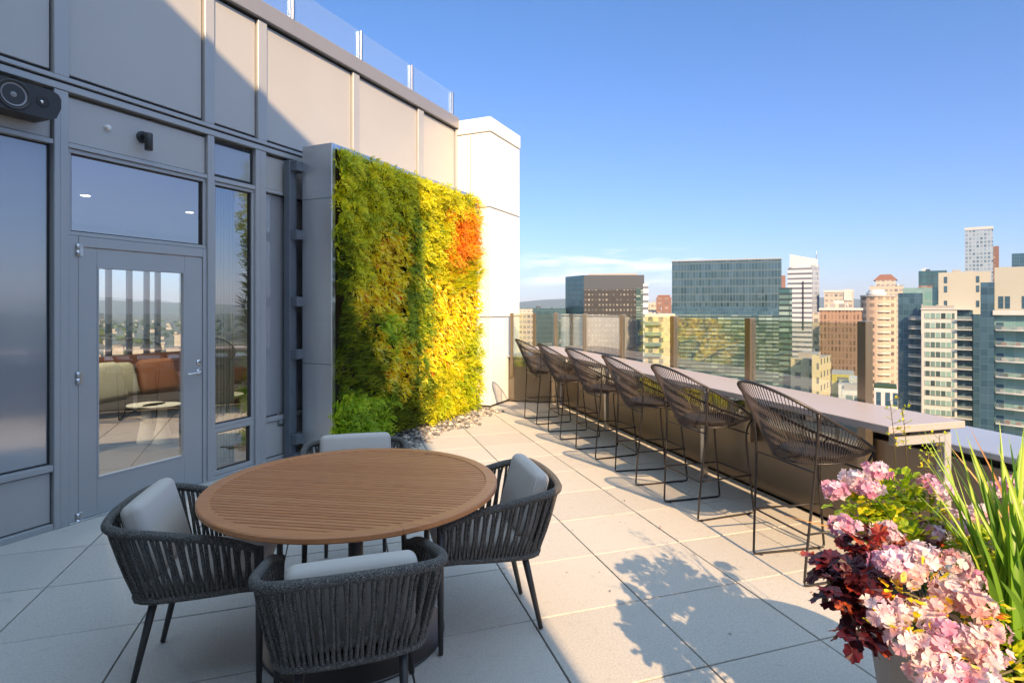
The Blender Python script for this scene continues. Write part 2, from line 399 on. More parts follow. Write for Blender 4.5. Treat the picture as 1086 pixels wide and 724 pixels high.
def grid_mat(name, wall, glass, cw, ch, fx, fy, glass2=None, gl_rough=.12, wall_rough=.7, top=None, metal_glass=.0, rowvar=0.0, mull=0, mcol=None):
    """window grid from UVs that run in metres; uv below zero marks a roof"""
    g = G(name); uv = g.node('ShaderNodeUVMap', uv_map='UVMap'); s_ = g.node('ShaderNodeSeparateXYZ'); g.l.new(uv.outputs[0], s_.inputs[0])
    u = g.math('DIVIDE', s_.outputs[0], cw); v = g.math('DIVIDE', g.math('ADD', s_.outputs[1], 300.0), ch)
    fu, fv = g.math('FRACT', u), g.math('FRACT', v); iu, iv = g.math('FLOOR', u), g.math('FLOOR', v)
    inx = g.math('LESS_THAN', g.math('ABSOLUTE', g.math('SUBTRACT', fu, .5)), fx / 2)
    iny = g.math('LESS_THAN', g.math('ABSOLUTE', g.math('SUBTRACT', fv, .5)), fy / 2)
    win = g.math('MULTIPLY', inx, iny)
    if mull:
        fm = g.math('FRACT', g.math('MULTIPLY', fu, mull)); win = g.math('MULTIPLY', win, g.math('GREATER_THAN', fm, .12))
    cmb = g.node('ShaderNodeCombineXYZ'); g.l.new(iu, cmb.inputs[0]); g.l.new(iv, cmb.inputs[1])
    wn = g.node('ShaderNodeTexWhiteNoise', noise_dimensions='2D'); g.l.new(cmb.outputs[0], wn.inputs['Vector'])
    gc = g.mix(wn.outputs['Value'], glass, glass2 or tuple(min(1, k * 2.2 + .02) for k in glass))
    wc = wall
    if rowvar:
        wn2 = g.node('ShaderNodeTexWhiteNoise', noise_dimensions='1D'); g.l.new(iv, wn2.inputs['W'])
        wc = g.mix(g.math('MULTIPLY', wn2.outputs['Value'], rowvar), wall, tuple(k * .55 for k in wall))
    wc = g.mix(g.math('MULTIPLY', g.noise(.12, 4, .6), .3), wc, tuple(k * .8 for k in wall))
    c = g.mix(win, wc, gc)
    roof = g.math('LESS_THAN', s_.outputs[0], -.5)
    c = g.mix(roof, c, top or (.35, .34, .32))
    g.col(c); nr = g.math('SUBTRACT', 1.0, roof); ww = g.math('MULTIPLY', win, nr)
    g.l.new(g.math('ADD', g.math('MULTIPLY', ww, gl_rough - wall_rough), wall_rough), g.b.inputs['Roughness'])
    if metal_glass: g.l.new(g.math('MULTIPLY', ww, metal_glass), g.b.inputs['Metallic'])
    g.b.inputs['Specular IOR Level'].default_value = .7
    # wavy glass so reflections break up like real curtain walling
    nb = g.node('ShaderNodeTexWhiteNoise', noise_dimensions='2D'); g.l.new(cmb.outputs[0], nb.inputs['Vector'])
    geo = g.node('ShaderNodeNewGeometry'); vm = g.node('ShaderNodeVectorMath', operation='SUBTRACT'); g.l.new(nb.outputs['Color'], vm.inputs[0]); vm.inputs[1].default_value = (.5, .5, .5)
    vs = g.node('ShaderNodeVectorMath', operation='SCALE'); g.l.new(vm.outputs[0], vs.inputs[0]); g.l.new(g.math('MULTIPLY', ww, .02), vs.inputs['Scale'])
    va = g.node('ShaderNodeVectorMath', operation='ADD'); g.l.new(geo.outputs['Normal'], va.inputs[0]); g.l.new(vs.outputs[0], va.inputs[1])
    vn = g.node('ShaderNodeVectorMath', operation='NORMALIZE'); g.l.new(va.outputs[0], vn.inputs[0]); g.l.new(vn.outputs[0], g.b.inputs['Normal'])
    return g.m

# ================================================================== TERRACE FLOOR
TH = R(24.2); U = Vector((math.sin(TH), math.cos(TH), 0)); NO = Vector((U.y, -U.x, 0))    # facade direction, outward normal
P0 = Vector((-3.441, 3.929, 0)); MF = frame(P0, U)                                          # local x along, y into the building
def tf(px, out=0.0):
    k = (px - CX) / F; o = P0 + NO * out
    return (k * o.y - o.x) / (U.x - k * U.y)
def fh(px, py, out=0.0):
    p = P0 + NO * out + U * tf(px, out); return H + (CY - py) * p.y / F
def mirror_out(t, o, h=0): p = P0 + U * t + NO * o; return Vector((p.x, p.y, h))

TJ, TK, SK = .637, .608, .037
mb = MB()
for i in range(-14, 7):
    for j in range(-5, 22):
        b0 = .31 + TJ * i; a0 = 2.23 + TK * (j - 0)          # slab corners in the paving grid
        g_ = .004
        if b0 > 3.5: continue
        b1 = min(b0 + TJ, 3.505)
        def P(b, a, z): return ab(a + SK * (b - 1.0), b, z)
        tn = rnd.random(); dz = rnd.uniform(-.0014, .0014); c = .0022
        bb0, bb1, aa0, aa1 = b0 + g_, b1 - g_, a0 + g_, a0 + TK - g_
        cen = P((bb0+bb1)/2, (aa0+aa1)/2, 0); oc = (cen - P0).dot(NO)
        if oc < -.5: continue
        k = mb.add([P(bb0, aa0, -.03), P(bb1, aa0, -.03), P(bb1, aa1, -.03), P(bb0, aa1, -.03),
                    P(bb0, aa0, dz - c), P(bb1, aa0, dz - c), P(bb1, aa1, dz - c), P(bb0, aa1, dz - c),
                    P(bb0 + c, aa0 + c, dz), P(bb1 - c, aa0 + c, dz), P(bb1 - c, aa1 - c, dz), P(bb0 + c, aa1 - c, dz)], tn)
        for q in range(4):
            r = (q + 1) % 4
            mb.face((k+q, k+r, k+4+r, k+4+q)); mb.face((k+4+q, k+4+r, k+8+r, k+8+q))
        mb.face((k+8, k+9, k+10, k+11))
tag(mb.build('terrace_paving', M['paving']), kind='structure')
mb = MB(); mb.prism([ab(-6, -10)[:2], ab(-6, 4.0)[:2], ab(15, 4.0)[:2], ab(15, -10)[:2]], -.4, -.022)
tag(mb.build('terrace_slab', M['joint']), kind='structure')

# ================================================================== FACADE BUILDING
fac = empty('glazed_building', 'grey panelled building front with glass door and windows beside the terrace', 'building', MF)
def fbox(name, mat, x0, x1, o0, o1, z0, z1, bev=.003, parent=None, uv=False):
    m_ = MB(); m_.box(x0, x1, -o1, -o0, z0, z1, bev=bev); return m_.build(name, M[mat], parent or fac)
T0 = -7.0
Z_SILL, Z_L1, Z_G0, Z_G1, Z_H0, Z_H1, Z_U0, Z_U1, Z_TOP = .045, .42, .465, 2.765, 2.80, 3.145, 3.29, 4.47, 4.66
# bays: left edge of each vertical mullion in the lower row (pixels of the reference turned into metres along the wall)
t_m1a, t_m1b = tf(53.5), tf(69)           # mullion left of the door
t_da, t_db = tf(75), tf(213)              # door leaf
t_m2a, t_m2b = tf(217), tf(224)
t_m3a, t_m3b = tf(268), tf(279)
COL_T0 = 6.14
pitch = t_m2a - t_m1a
lowers = []                                # (t0,t1,kind)
left_edges = [t_m1a - k * 1.28 for k in range(5, -1, -1)]
mull = [(x, x + .10) for x in left_edges[:-1]] + [(t_m1a, t_m1b), (t_m2a, t_m2b), (t_m3a, t_m3b), (3.55, 3.65), (4.6, 4.7), (5.5, 5.6), (COL_T0 - .06, COL_T0)]
for (a, b) in mull:
    m_ = MB(); m_.box(a, b, -.045, .05, 0, Z_H1 + .02, bev=.004); m_.box(a + (b-a)*.42, a + (b-a)*.5, -.047, -.04, 0.01, Z_H1, bev=0)
    o = m_.build('mullion', [M['facade']], fac)
# upper storey mullions
umull = [(x, x + .09) for x in left_edges[:-1]] + [(tf(53.5), tf(70)), (tf(214), tf(224)), (tf(270.5), tf(280)), (tf(371.5), tf(378.5)), (tf(441), tf(447)), (COL_T0 - .05, COL_T0)]
for (a, b) in umull: fbox('mullion', 'facade', a, b, -.05, .045, Z_U0 - .02, Z_U1, .004)
# horizontal rails
def rail(z0, z1, x0=T0, x1=COL_T0, o=.038): return fbox('transom_rail', 'facade', x0, x1, -.05, o, z0, z1, .003)
rail(Z_H1 + .022, 3.215, o=.05); rail(3.235, Z_U0 - .022, o=.05)
fbox('shadow_gap', 'gasket', T0, COL_T0, -.05, .02, 3.213, 3.237, 0)
# panels
def panel(x0, x1, z0, z1, mat='facade_panel', o=.012, name='wall_panel', gap=.012):
    fbox('panel_gasket', 'gasket', x0, x1, -.06, -.002, z0, z1, 0)
    return fbox(name, mat, x0 + gap, x1 - gap, -.05, o, z0 + gap, z1 - gap, .004)
for (a, b), (c, d) in zip(umull, umull[1:]): panel(b, c, Z_U0, Z_U1)
def solid_bay(x0, x1, glassy=True):
    rail(Z_L1, Z_G0, x0, x1); rail(Z_G1, Z_H0, x0, x1); rail(0.0, Z_SILL, x0, x1)
    panel(x0, x1, Z_SILL, Z_L1, gap=.008); panel(x0, x1, Z_H0, Z_H1, gap=.006)
    fbox('panel_gasket', 'gasket', x0, x1, -.06, -.012, Z_G0, Z_G1, 0)
    fbox('spandrel_pane', 'spandrel', x0 + .012, x1 - .018, -.05, -.008, Z_G0 + .012, Z_G1 - .012, .002)
for (a, b), (c, d) in zip(mull[:6], mull[1:6]): solid_bay(b, c)
for (a, b), (c, d) in zip(mull[7:], mull[8:]):
    if a < t_m3a - .01: continue
    solid_bay(b, c)
# T0 end closer
fbox('wall_panel', 'facade_panel', T0, left_edges[0], -.05, .01, 0, Z_U1, .004)
# door bay : header panel, transom window, door
panel(t_m1b, t_m2a, Z_H0 + .0, Z_H1, gap=.006); rail(Z_H0 - .035, Z_H0 - .002, t_m1b, t_m2a)
def window(x0, x1, z0, z1, fr=.035, o=.02, parent=None):
    m_ = MB()
    m_.box(x0, x1, -o, .05, z1 - fr, z1, bev=.003); m_.box(x0, x1, -o, .05, z0, z0 + fr, bev=.003)
    m_.box(x0, x0 + fr, -o + .001, .049, z0 + fr, z1 - fr, bev=.003); m_.box(x1 - fr, x1, -o + .001, .049, z0 + fr, z1 - fr, bev=.003)
    f_ = m_.build('window', M['facade'], parent or fac)
    g_ = MB(); g_.quad((x0 + fr, .012, z0 + fr), (x1 - fr, .012, z0 + fr), (x1 - fr, .012, z1 - fr), (x0 + fr, .012, z1 - fr)); g_.build('pane', M['glass'], f_)
    k_ = MB(); q = fr - .001
    for (a0, a1, c0, c1) in ((x0+q, x1-q, z1-q-.010, z1-q), (x0+q, x1-q, z0+q, z0+q+.01), (x1-q-.012, x1-q, z0+q+.01, z1-q-.01), (x0+q, x0+q+.01, z0+q+.01, z1-q-.01)): k_.box(a0, a1, -.006, .03, c0, c1)
    k_.build('gasket', M['gasket'], f_); return f_
window(t_m1b, t_m2a, 2.125, Z_H0 - .037, .03)
# door frame and leaf
m_ = MB(); dz1 = 2.04
m_.box(t_m1b, t_da + .035, -.03, .06, 0, 2.123, bev=.003); m_.box(t_db, t_m2a, -.03, .06, 0, 2.123, bev=.003); m_.box(t_da + .036, t_db - .001, -.03, .06, dz1 + .006, 2.122, bev=.003)
m_.build('door_frame', M['facade'], fac)
door_x0, door_x1 = t_da + .04, t_db - .004
gx0, gx1, gz0, gz1 = tf(101), tf(194), .285, 1.905
m_ = MB()
m_.box(door_x0, gx0, -.022, .03, .012, dz1, bev=.002); m_.box(gx1, door_x1, -.022, .03, .012, dz1, bev=.002)
m_.box(gx0 + .0005, gx1 - .0005, -.0215, .03, .012, gz0, bev=0); m_.box(gx0 + .0005, gx1 - .0005, -.0215, .03, gz1, dz1, bev=0)
door = m_.build('door', M['facade'], fac)
g_ = MB(); g_.quad((gx0, .004, gz0), (gx1, .004, gz0), (gx1, .004, gz1), (gx0, .004, gz1)); g_.build('door_glass', M['glass'], door)
k_ = MB()
for (a0, a1, c0, c1) in ((gx0, gx1, gz1-.014, gz1), (gx0, gx1, gz0, gz0+.014), (gx1-.014, gx1, gz0+.014, gz1-.014), (gx0, gx0+.014, gz0+.014, gz1-.014)): k_.box(a0, a1, -.026, .012, c0, c1, bev=.002)
k_.build('glazing_bead', M['facade'], door)
hx = tf(205.5)
h_ = MB(); h_.lathe([(.026, 0), (.026, .012), (.02, .014)], 20, M=T(hx + .03, -.022, 1.015) @ Matrix.Rotation(R(90), 4, 'X'))
h_.lathe([(.024, 0), (.024, .01), (.012, .012)], 20, M=T(hx + .03, -.022, 1.10) @ Matrix.Rotation(R(90), 4, 'X'))
h_.tube(smooth_path([(hx + .03, -.03, 1.015), (hx + .03, -.065, 1.015), (hx + .0, -.075, 1.012), (hx - .09, -.07, 1.008), (hx - .10, -.062, 1.008)], 14), .0085, 8)
h_.build('door_handle', M['chrome'], door)
for z in (dz1 - .02, 1.07, .025):
    h_ = MB(); h_.tube([(door_x0 - .012, -.035, z - .045), (door_x0 - .012, -.035, z - .002)], .016, 12); h_.tube([(door_x0 - .012, -.035, z + .002), (door_x0 - .012, -.035, z + .045)], .016, 12)
    h_.box(door_x0 - .03, door_x0 + .03, -.03, -.02, z - .045, z + .045, bev=.002); h_.build('hinge', M['steel'], door)
t_ = MB(); t_.box(t_m1b, t_m2a, -.05, .1, 0, .0115, bev=.002); t_.build('threshold', M['steel'], fac)
# sidelight bay
panel(t_m2b, t_m3a, Z_H0, Z_H1, 'spandrel', .0, 'spandrel_pane', .03); rail(Z_H0 - .04, Z_H0, t_m2b, t_m3a)
window(t_m2b, t_m3a, .475, Z_H0 - .042, .03); window(t_m2b, t_m3a, .03, .473, .045)
rail(0, .028, t_m2b, t_m3a)
# coping, roof
fbox('coping', 'coping', T0, COL_T0 - .001, -.30, .075, Z_U1 + .012, Z_TOP, .006)
fbox('shadow_gap', 'gasket', T0, COL_T0 - .001, -.25, .03, Z_U1 - .0005, Z_U1 + .0125, 0)
m_ = MB(); m_.box(T0, COL_T0, .061, 5.3, 3.16, 4.45); m_.build('roof_deck', M['ceiling'], fac)
# interior room shell
m_ = MB(); m_.box(T0, COL_T0, .061, 5.3, -.05, .012); m_.build('interior_floor', M['interior_floor'], fac)
m_ = MB(); m_.box(T0, T0 + .1, .062, 5.3, .013, 3.159); m_.box(COL_T0 - .1, COL_T0, .062, 5.3, .013, 3.159); m_.build('interior_wall', M['interior_wall'], fac)
m_ = MB(); m_.box(T0 + .1, COL_T0 - .1, .0621, 5.2, 2.86, 3.158); m_.build('ceiling', M['ceiling'], fac)
# back wall with a ribbon of windows
m_ = MB(); m_.box(T0 + .1, COL_T0 - .1, 5.0, 5.3, .013, .70); m_.box(T0 + .1, COL_T0 - .1, 5.0, 5.3, 2.45, 2.858); m_.build('back_wall', M['interior_wall'], fac)
for k, x in enumerate([-6, -4.5, -3.0, -1.5, -.45] + [tf(q, -5) for q in (118, 140, 158.5)] + [tf(236, -5) - .12, tf(249, -5), 4.6, 5.4]):
    fbox('mullion', 'dark_post', x, x + .075, -5.16, -5.10, .701, 2.449, 0)
for x in (-1.2, .3, 1.9, 3.2):
    ld = bpy.data.lights.new('downlight_lamp', 'SPOT'); ld.energy = 80; ld.spot_size = R(150); ld.spot_blend = .6; ld.color = (1, .84, .64); ld.shadow_soft_size = .06
    lo = bpy.data.objects.new('downlight_lamp', ld); sc.collection.objects.link(lo); lo.parent = fac; lo.location = (x, 2.4, 2.83)
    m_ = MB(); m_.lathe([(.045, 2.8555), (.045, 2.8595)], 20, c=(x, 2.4))
    gg = bpy.data.materials.get('downlight_glow')
    if not gg:
        gq = G('downlight_glow'); em = gq.node('ShaderNodeEmission'); em.inputs[0].default_value = (1, .86, .66, 1); em.inputs[1].default_value = 4; gq.l.new(em.outputs[0], gq.out.inputs[0]); gg = gq.m
    m_.build('downlight', gg, fac)

# white stair tower at the far end of the facade
col = empty('white_tower', 'white panelled stair tower standing at the end of the grey building front', 'tower', MF @ T(COL_T0, 0, 0))
cap_z, top_z = 4.38, 4.61
def seamed(name, z0, z1, grow=0.0):
    m_ = MB(); xs = [(0, 1.165)]; 
    m_.box(0 - grow, 1.165 + grow, -.635 - grow, 2.5, z0, z1, bev=.006); return m_.build(name, M['white_panel'], col)
seamed('wall_panel', .03, 1.42); seamed('wall_panel', 1.434, 3.17); seamed('wall_panel', 3.184, cap_z - .012); seamed('parapet_cap', cap_z, top_z, .012)
m_ = MB(); m_.box(.01, 1.155, -.625, 2.49, 0, 4.5); m_.build('seam_backing', M['gasket'], col)
m_ = MB(); m_.box(-.0025, .004, -.28, -.272, 1.45, cap_z - .02); m_.build('vertical_joint', M['gasket'], col)

# roof-edge glass balustrade
rb = empty('roof_balustrade', 'clear blue-tinted glass balustrade with steel posts along the roof edge', 'balustrade', MF @ T(0, 0, Z_TOP))
pts_t = [tf(310.8, 0), tf(383, 0), tf(437, 0), tf(480, 0)]
d_ = (pts_t[1] - pts_t[0]); pts_t = [pts_t[0] - d_ * k for k in range(5, 0, -1)] + pts_t
for a, b in zip(pts_t, pts_t[1:]):
    m_ = MB(); m_.box(a + .03, b - .012, .015, .027, .012, .40); m_.build('glass_panel', M['roof_glass'], rb)
for a in pts_t:
    m_ = MB(); m_.box(a - .02, a + .02, -.012, .013, 0, .40, bev=.003); m_.build('post', M['steel'], rb)

# wing of the same complex behind the camera: it shades the table side
wing = empty('shading_wing', 'tall grey panelled building wing rising over the table side of the terrace', 'building', Matrix.Identity(4))
def wing_poly(a0, a1, b0, b1): return [ab(a0, b0)[:2], ab(a0, b1)[:2], ab(a1, b1)[:2], ab(a1, b0)[:2]]
M['wing'] = grid_mat('wing_cladding', (.42, .39, .35), (.09, .11, .13), 1.5, 3.4, .8, .6)
m_ = MB(); m_.prism(wing_poly(-6, -1.6, -12, 1.0), .0, 8.55, True); m_.build('wall', M['wing'], wing)

# ================================================================== PARAPET, RAILING, COUNTER
pp = empty('parapet', 'bronze metal parapet with wide blue-grey cap running beside the bar counter', 'wall', Matrix.Identity(4))
def pbox(name, mat, a0, a1, b0, b1, z0, z1, parent, bev=.003):
    m_ = MB(); Mx = Matrix.Identity(4); Mx.col[0][:3] = A; Mx.col[1][:3] = -B
    m_.box(a0, a1, -b1, -b0, z0, z1, M=Mx, bev=bev); return m_.build(name, M[mat], parent)
CA = 9.0
edges = [-6.0, -3.6, -1.2, 1.2, 3.6, 6.0, CA]
for a, b in zip(edges, edges[1:]): pbox('panel', 'parapet', a + .003, b - .003, 3.515, 3.56, .015, .70, pp)
pbox('core', 'gasket', -6, CA, 3.565, 4.0, -.3, .74, pp, 0)
pbox('cap', 'cap', -6, CA + .45, 3.50, 4.12, .745, .785, pp, .006)
# return piece to the tower
q0, q1 = Vector((-.05, 9.86, 0)), ab(CA - .0, 3.53)
dirx = (q1 - q0).normalized(); Mr = frame(q0, dirx); ln = (q1 - q0).length
m_ = MB(); m_.box(0, ln - .03, 0, .06, .015, .70, M=Mr, bev=.003); m_.build('panel', M['parapet'], pp)
m_ = MB(); m_.box(-.1, ln - .02, -.01, .5, .746, .784, M=Mr, bev=.004); m_.box(0, ln - .05, .07, .4, -.3, .74, M=Mr); m_.build('cap', M['cap'], pp)

gr = empty('glass_railing', 'clear glass railing with bronze posts on the parapet beside the bar counter', 'railing', Matrix.Identity(4))
RB = 3.46
post_a = [3.156, 4.32, 5.53, 6.72, 7.90, 9.10]
Mx = Matrix.Identity(4); Mx.col[0][:3] = A; Mx.col[1][:3] = -B
for i, a in enumerate(post_a):
    m_ = MB(); wd = .035 if i != 4 else .014
    m_.box(a - wd, a + wd, -RB - .035, -RB + .03, .42, 1.50, M=Mx, bev=.003)
    m_.build('post', M['post'], gr)
for a, b in zip(post_a, post_a[1:]):
    m_ = MB(); m_.box(a + .042, b - .042, -RB - .006, -RB + .006, .60, 1.485, M=Mx); m_.build('glass_panel', M['rail_glass'], gr)
for k in (0.03, .42):
    m_ = MB(); m_.box(k, k + .05, -.05, .0, .42, 1.49, M=Mr, bev=.003); m_.build('post', M['post'], gr)
m_ = MB(); m_.box(.09, ln - .16, -.03, -.018, .6, 1.485, M=Mr); m_.build('glass_panel', M['rail_glass'], gr)

bar = empty('bar_counter', 'long pinkish stone bar counter on steel supports facing the glass railing', 'counter', Matrix.Identity(4))
C0, C1, CB0, CB1 = 2.43, 8.9, 2.83, 3.385
pbox('countertop', 'counter', C0, C1, CB0, CB1, .917, .957, bar, .003)
pbox('subframe', 'bronze_coat', C0 + .06, C1 - .05, CB0 + .22, CB1 - .03, .885, .9165, bar)
for a in (C0 + .04, 4.75, 6.85, 8.6):
    pbox('leg', 'steel' if a > 3 else 'facade', a, a + .05, CB1 - .10, CB1 - .05, 0.001, .884, bar)
    pbox('bracket', 'facade', a, a + .05, CB0 + .10, CB1 - .101, .835, .884, bar)
for a in (3.3, 4.22, 5.15, 6.05, 6.95, 7.85): pbox('outlet_box', 'chrome', a, a + .07, CB1 - .22, CB1 - .12, .80, .884, bar)

# ================================================================== LIVING WALL
LT0, LT1, LO, LHT, LD = 2.557, 5.774, .59, 3.29, .40
lw = empty('living_wall', 'living plant wall in a brushed steel frame with green, yellow and orange foliage', 'plant wall', MF @ T(LT0, -LO, 0))
LW = LT1 - LT0
m_ = MB(); fr = .055
m_.box(0, fr, 0, LD, .02, LHT, bev=.004); m_.box(LW - fr, LW, 0, LD, .02, LHT, bev=.004)
m_.box(fr + .001, LW - fr - .001, .001, LD - .001, LHT - fr, LHT - .001, bev=.003); m_.build('frame', M['brushed'], lw)
m_ = MB(); m_.box(fr, LW - fr, .10, LD - .01, .10, LHT - fr - .002); m_.build('backing', M['soil'], lw)
m_ = MB()
for z in (1.0, 2.72): m_.box(-.0022, .001, .004, LD - .004, z, z + .005)
m_.build('panel_joint', M['gasket'], lw)

def leafquad(mb, base, d, up, L_, w_, t, droop=0.0, seg=1, twist=0.0):
    d = d.normalized(); s_ = d.cross(up)
    if s_.length < 1e-4: s_ = d.orthogonal()
    s_.normalize()
    if twist: s_ = Matrix.Rotation(twist, 3, d) @ s_
    if seg == 1:
        mid = base + d * L_ * .5 + Vector((0, 0, -droop * L_ * .25)); tip = base + d * L_ + Vector((0, 0, -droop * L_))
        k = mb.add([base, mid - s_ * w_ * .5, tip, mid + s_ * w_ * .5], t); mb.face((k, k+1, k+2, k+3)); return
    prev = None
    for i in range(seg + 1):
        f = i / seg; p = base + d * L_ * f + Vector((0, 0, -droop * L_ * f * f)); ww = w_ * .5 * (1 - f ** 2.2) + .0004
        k = mb.add([p - s_ * ww, p + s_ * ww], t)
        if prev is not None: mb.face((prev, prev + 1, k + 1, k), None, True)
        prev = k

def species(px, py, u, h):
    n1 = noise.noise(Vector((u * 3.1, h * 3.1, 1.7))); n2 = noise.noise(Vector((u * 1.7 + 9, h * 1.9, 4.2)))
    px += n1 * 13 + rnd.gauss(0, 5); py += n2 * 16 + rnd.gauss(0, 7)
    if px < 448:
        if 382 < px < 432 and 250 < py < 300 + (px - 382) * .2: return 'varieg'
        if 372 < px < 425 and 296 <= py < 345: return 'varieg'
        if 392 < px < 424 and 345 <= py < 372: return 'varieg' if n1 > -.1 else 'green'
        if 400 < px and 362 < py < 425 and px < 436: return 'varieg'
        if py > 418 and px < 408: return 'green'
        if px < 412 and 325 < py: return 'spike'
        if px < 368 and 262 < py: return 'spike'
        if py < 262 - (px - 352) * .35 or px < 400 and py < 275: return 'fern'
        if py > 405: return 'spike'
        return 'darkfern' if px > 408 else 'fern'
    if px > 474 and 232 < py < 283: return 'orange'
    if px > 470 and 283 <= py < 308: return 'spikegold'
    if py < 278: return 'gold'
    if px > 486 and py > 352: return 'fernlime'
    if py > 412: return 'fernlime' if n1 > .25 else 'gold'
    if 290 <= py < 412: return 'varieg' if n2 > -.35 else 'gold'
    return 'gold'
groups = {}
step = .052
nu, nh = int((LW - 2 * fr) / step), int((LHT - .12 - fr) / step)
lwm = MF @ T(LT0, -LO, 0)
for i in range(nu + 1):
    for j in range(nh + 1):
        u = fr + .01 + (i + rnd.uniform(-.3, .3)) * (LW - 2*fr - .02) / nu; h = .12 + (j + rnd.uniform(-.3, .3)) * (LHT - fr - .16) / nh
        u = min(max(u, fr), LW - fr)
        wp = lwm @ Vector((u, 0, h)); px = CX + F * wp.x / wp.y; py = CY + F * (H - h) / wp.y
        groups.setdefault(species(px, py, u, h), []).append((u, h))
mats_lw = dict(fern='leaf_fern', gold='leaf_gold', varieg='leaf_varieg', spike='leaf_spike', spikegold='leaf_fern', green='leaf_green', darkfern='leaf_dark', orange='leaf_orange', fernlime='leaf_lime')
lab_lw = dict(fern='feathery yellow-green foliage', gold='bright golden feathery foliage', varieg='variegated yellow leaves edged red', spike='spiky grassy dark green foliage', spikegold='spiky olive foliage below the orange patch', green='bright green fern foliage at the bottom', darkfern='dark green feathery foliage', orange='orange foliage patch', fernlime='lime green feathery foliage')
UPZ = Vector((0, 0, 1))
for sp, pts in groups.items():
    mb = MB()
    for (u, h) in pts:
        depth = .02 + .11 * (noise.noise(Vector((u * 6, h * 6, 8))) + .45)
        c = Vector((u, .06 - depth - rnd.uniform(0, .04), h)); tt = min(.85, max(0, .38 + .55 * noise.noise(Vector((u * 6, h * 6, 20))) + rnd.uniform(-.3, .3)))
        if sp in ('fern', 'darkfern', 'fernlime', 'gold', 'green', 'orange'):
            big = 1.12 if sp == 'green' else 1.0
            for f_ in range(6 if sp != 'orange' else 7):           # fronds with small side leaflets
                d = Vector((rnd.uniform(-.9, .9), -rnd.uniform(.15, .75), rnd.uniform(-.6, .9))).normalized(); OUT = Vector((rnd.uniform(-.5, .5), -1, rnd.uniform(-.2, .8)))
                Lf = rnd.uniform(.065, .13) * big; t0 = min(1, max(0, tt + rnd.uniform(-.2, .3)))
                s_ = d.cross(OUT).normalized()
                for q in range(4):
                    f = .25 + q * .25; p = c + d * Lf * f + Vector((0, 0, -.35 * Lf * f * f))
                    for sg in (-1, 1):
                        dd = (d * .8 + s_ * sg * .9 + Vector((0, 0, rnd.uniform(-.3, .3))))
                        leafquad(mb, p, dd, OUT, Lf * (.42 - .06 * q), .014 * big, min(1, t0 + rnd.uniform(-.12, .12)))
        elif sp in ('spike', 'spikegold'):
            for f_ in range(13):
                d = Vector((rnd.uniform(-.45, .45), -rnd.uniform(.25, .7), rnd.uniform(.2, 1.0)))
                leafquad(mb, c, d, Vector((rnd.uniform(-.6, .6), -1, .3)), rnd.uniform(.12, .22), .009, min(1, max(0, tt * .8 + rnd.uniform(-.2, .35))), .3, 2)
        else:
            for f_ in range(8):
                d = Vector((rnd.uniform(-1, 1), -rnd.uniform(.15, .9), rnd.uniform(-.9, .8)))
                leafquad(mb, c + Vector((rnd.uniform(-.02, .02), 0, rnd.uniform(-.02, .02))), d, Vector((rnd.uniform(-.6, .6), -1, rnd.uniform(-.2, .9))), rnd.uniform(.055, .10), rnd.uniform(.020, .034), rnd.random() ** .7, .35, 1, rnd.uniform(-1, 1))
    o = mb.build('foliage', M[mats_lw[sp]], lw); o['label'] = lab_lw[sp]

# support frame between the building and the living wall
sf = empty('support_post', 'blue-grey steel support post with brackets between building and living wall', 'post', MF @ T(2.44, 0, 0))
m_ = MB(); m_.box(0, .10, -.13, -.05, 0, 3.13, bev=.004); m_.box(.012, .12, -.19, -.131, 0.0, .06, bev=.003); m_.build('post', M['dark_post'], sf)
for z in (.16, 1.05, 1.60, 2.30, 3.02):
    m_ = MB(); m_.box(.02, .16, -.21, -.06, z, z + .10, bev=.003); m_.build('bracket', M['dark_post'], sf)
wl = empty('wall_outlet_cover', 'small pale outlet cover low on the dark panel beside the living wall', 'outlet', MF @ T(tf(297), -.013, .42))
m_ = MB(); m_.box(-.05, .05, -.006, 0, -.07, .07, bev=.003); m_.build('plate', M['steel'], wl)
m_ = MB(); m_.box(-.03, .03, -.009, -.0065, -.05, .05, bev=.002); m_.build('lid', M['facade'], wl)

# river pebbles at its foot
mb = MB()
ico = [(0,0,1),(.894,0,.447),(.276,.851,.447),(-.724,.526,.447),(-.724,-.526,.447),(.276,-.851,.447),(.724,.526,-.447),(-.276,.851,-.447),(-.894,0,-.447),(-.276,-.851,-.447),(.724,-.526,-.447),(0,0,-1)]
icf = [(0,1,2),(0,2,3),(0,3,4),(0,4,5),(0,5,1),(1,6,2),(2,7,3),(3,8,4),(4,9,5),(5,10,1),(6,7,2),(7,8,3),(8,9,4),(9,10,5),(10,6,1),(11,7,6),(11,8,7),(11,9,8),(11,10,9),(11,6,10)]
for k in range(1500):
    u = rnd.uniform(-.05, LW + .12); yy = rnd.uniform(-.36 + .10 * math.sin(u * 5), .25); r = rnd.uniform(.014, .038)
    if rnd.random() < .25 and yy < -.25: yy -= rnd.uniform(0, .10)
    Rm = Matrix.Rotation(rnd.uniform(0, 6.3), 3, 'Z'); sx, sy, sz = rnd.uniform(.8, 1.5), rnd.uniform(.7, 1.1), rnd.uniform(.45, .7)
    z = r * sz * .6 + rnd.uniform(0, .035) * (1 if yy > -.25 else 0)
    b = mb.add([lwm @ (Vector((u, yy, z)) + Rm @ Vector((p[0]*r*sx, p[1]*r*sy, p[2]*r*sz))) for p in ico], rnd.random())
    for f in icf: mb.face(tuple(b + q for q in f), None, True)
tag(mb.build('river_pebbles', M['pebble']), 'grey and tan river pebbles strewn along the foot of the living wall', 'pebbles', kind='stuff')

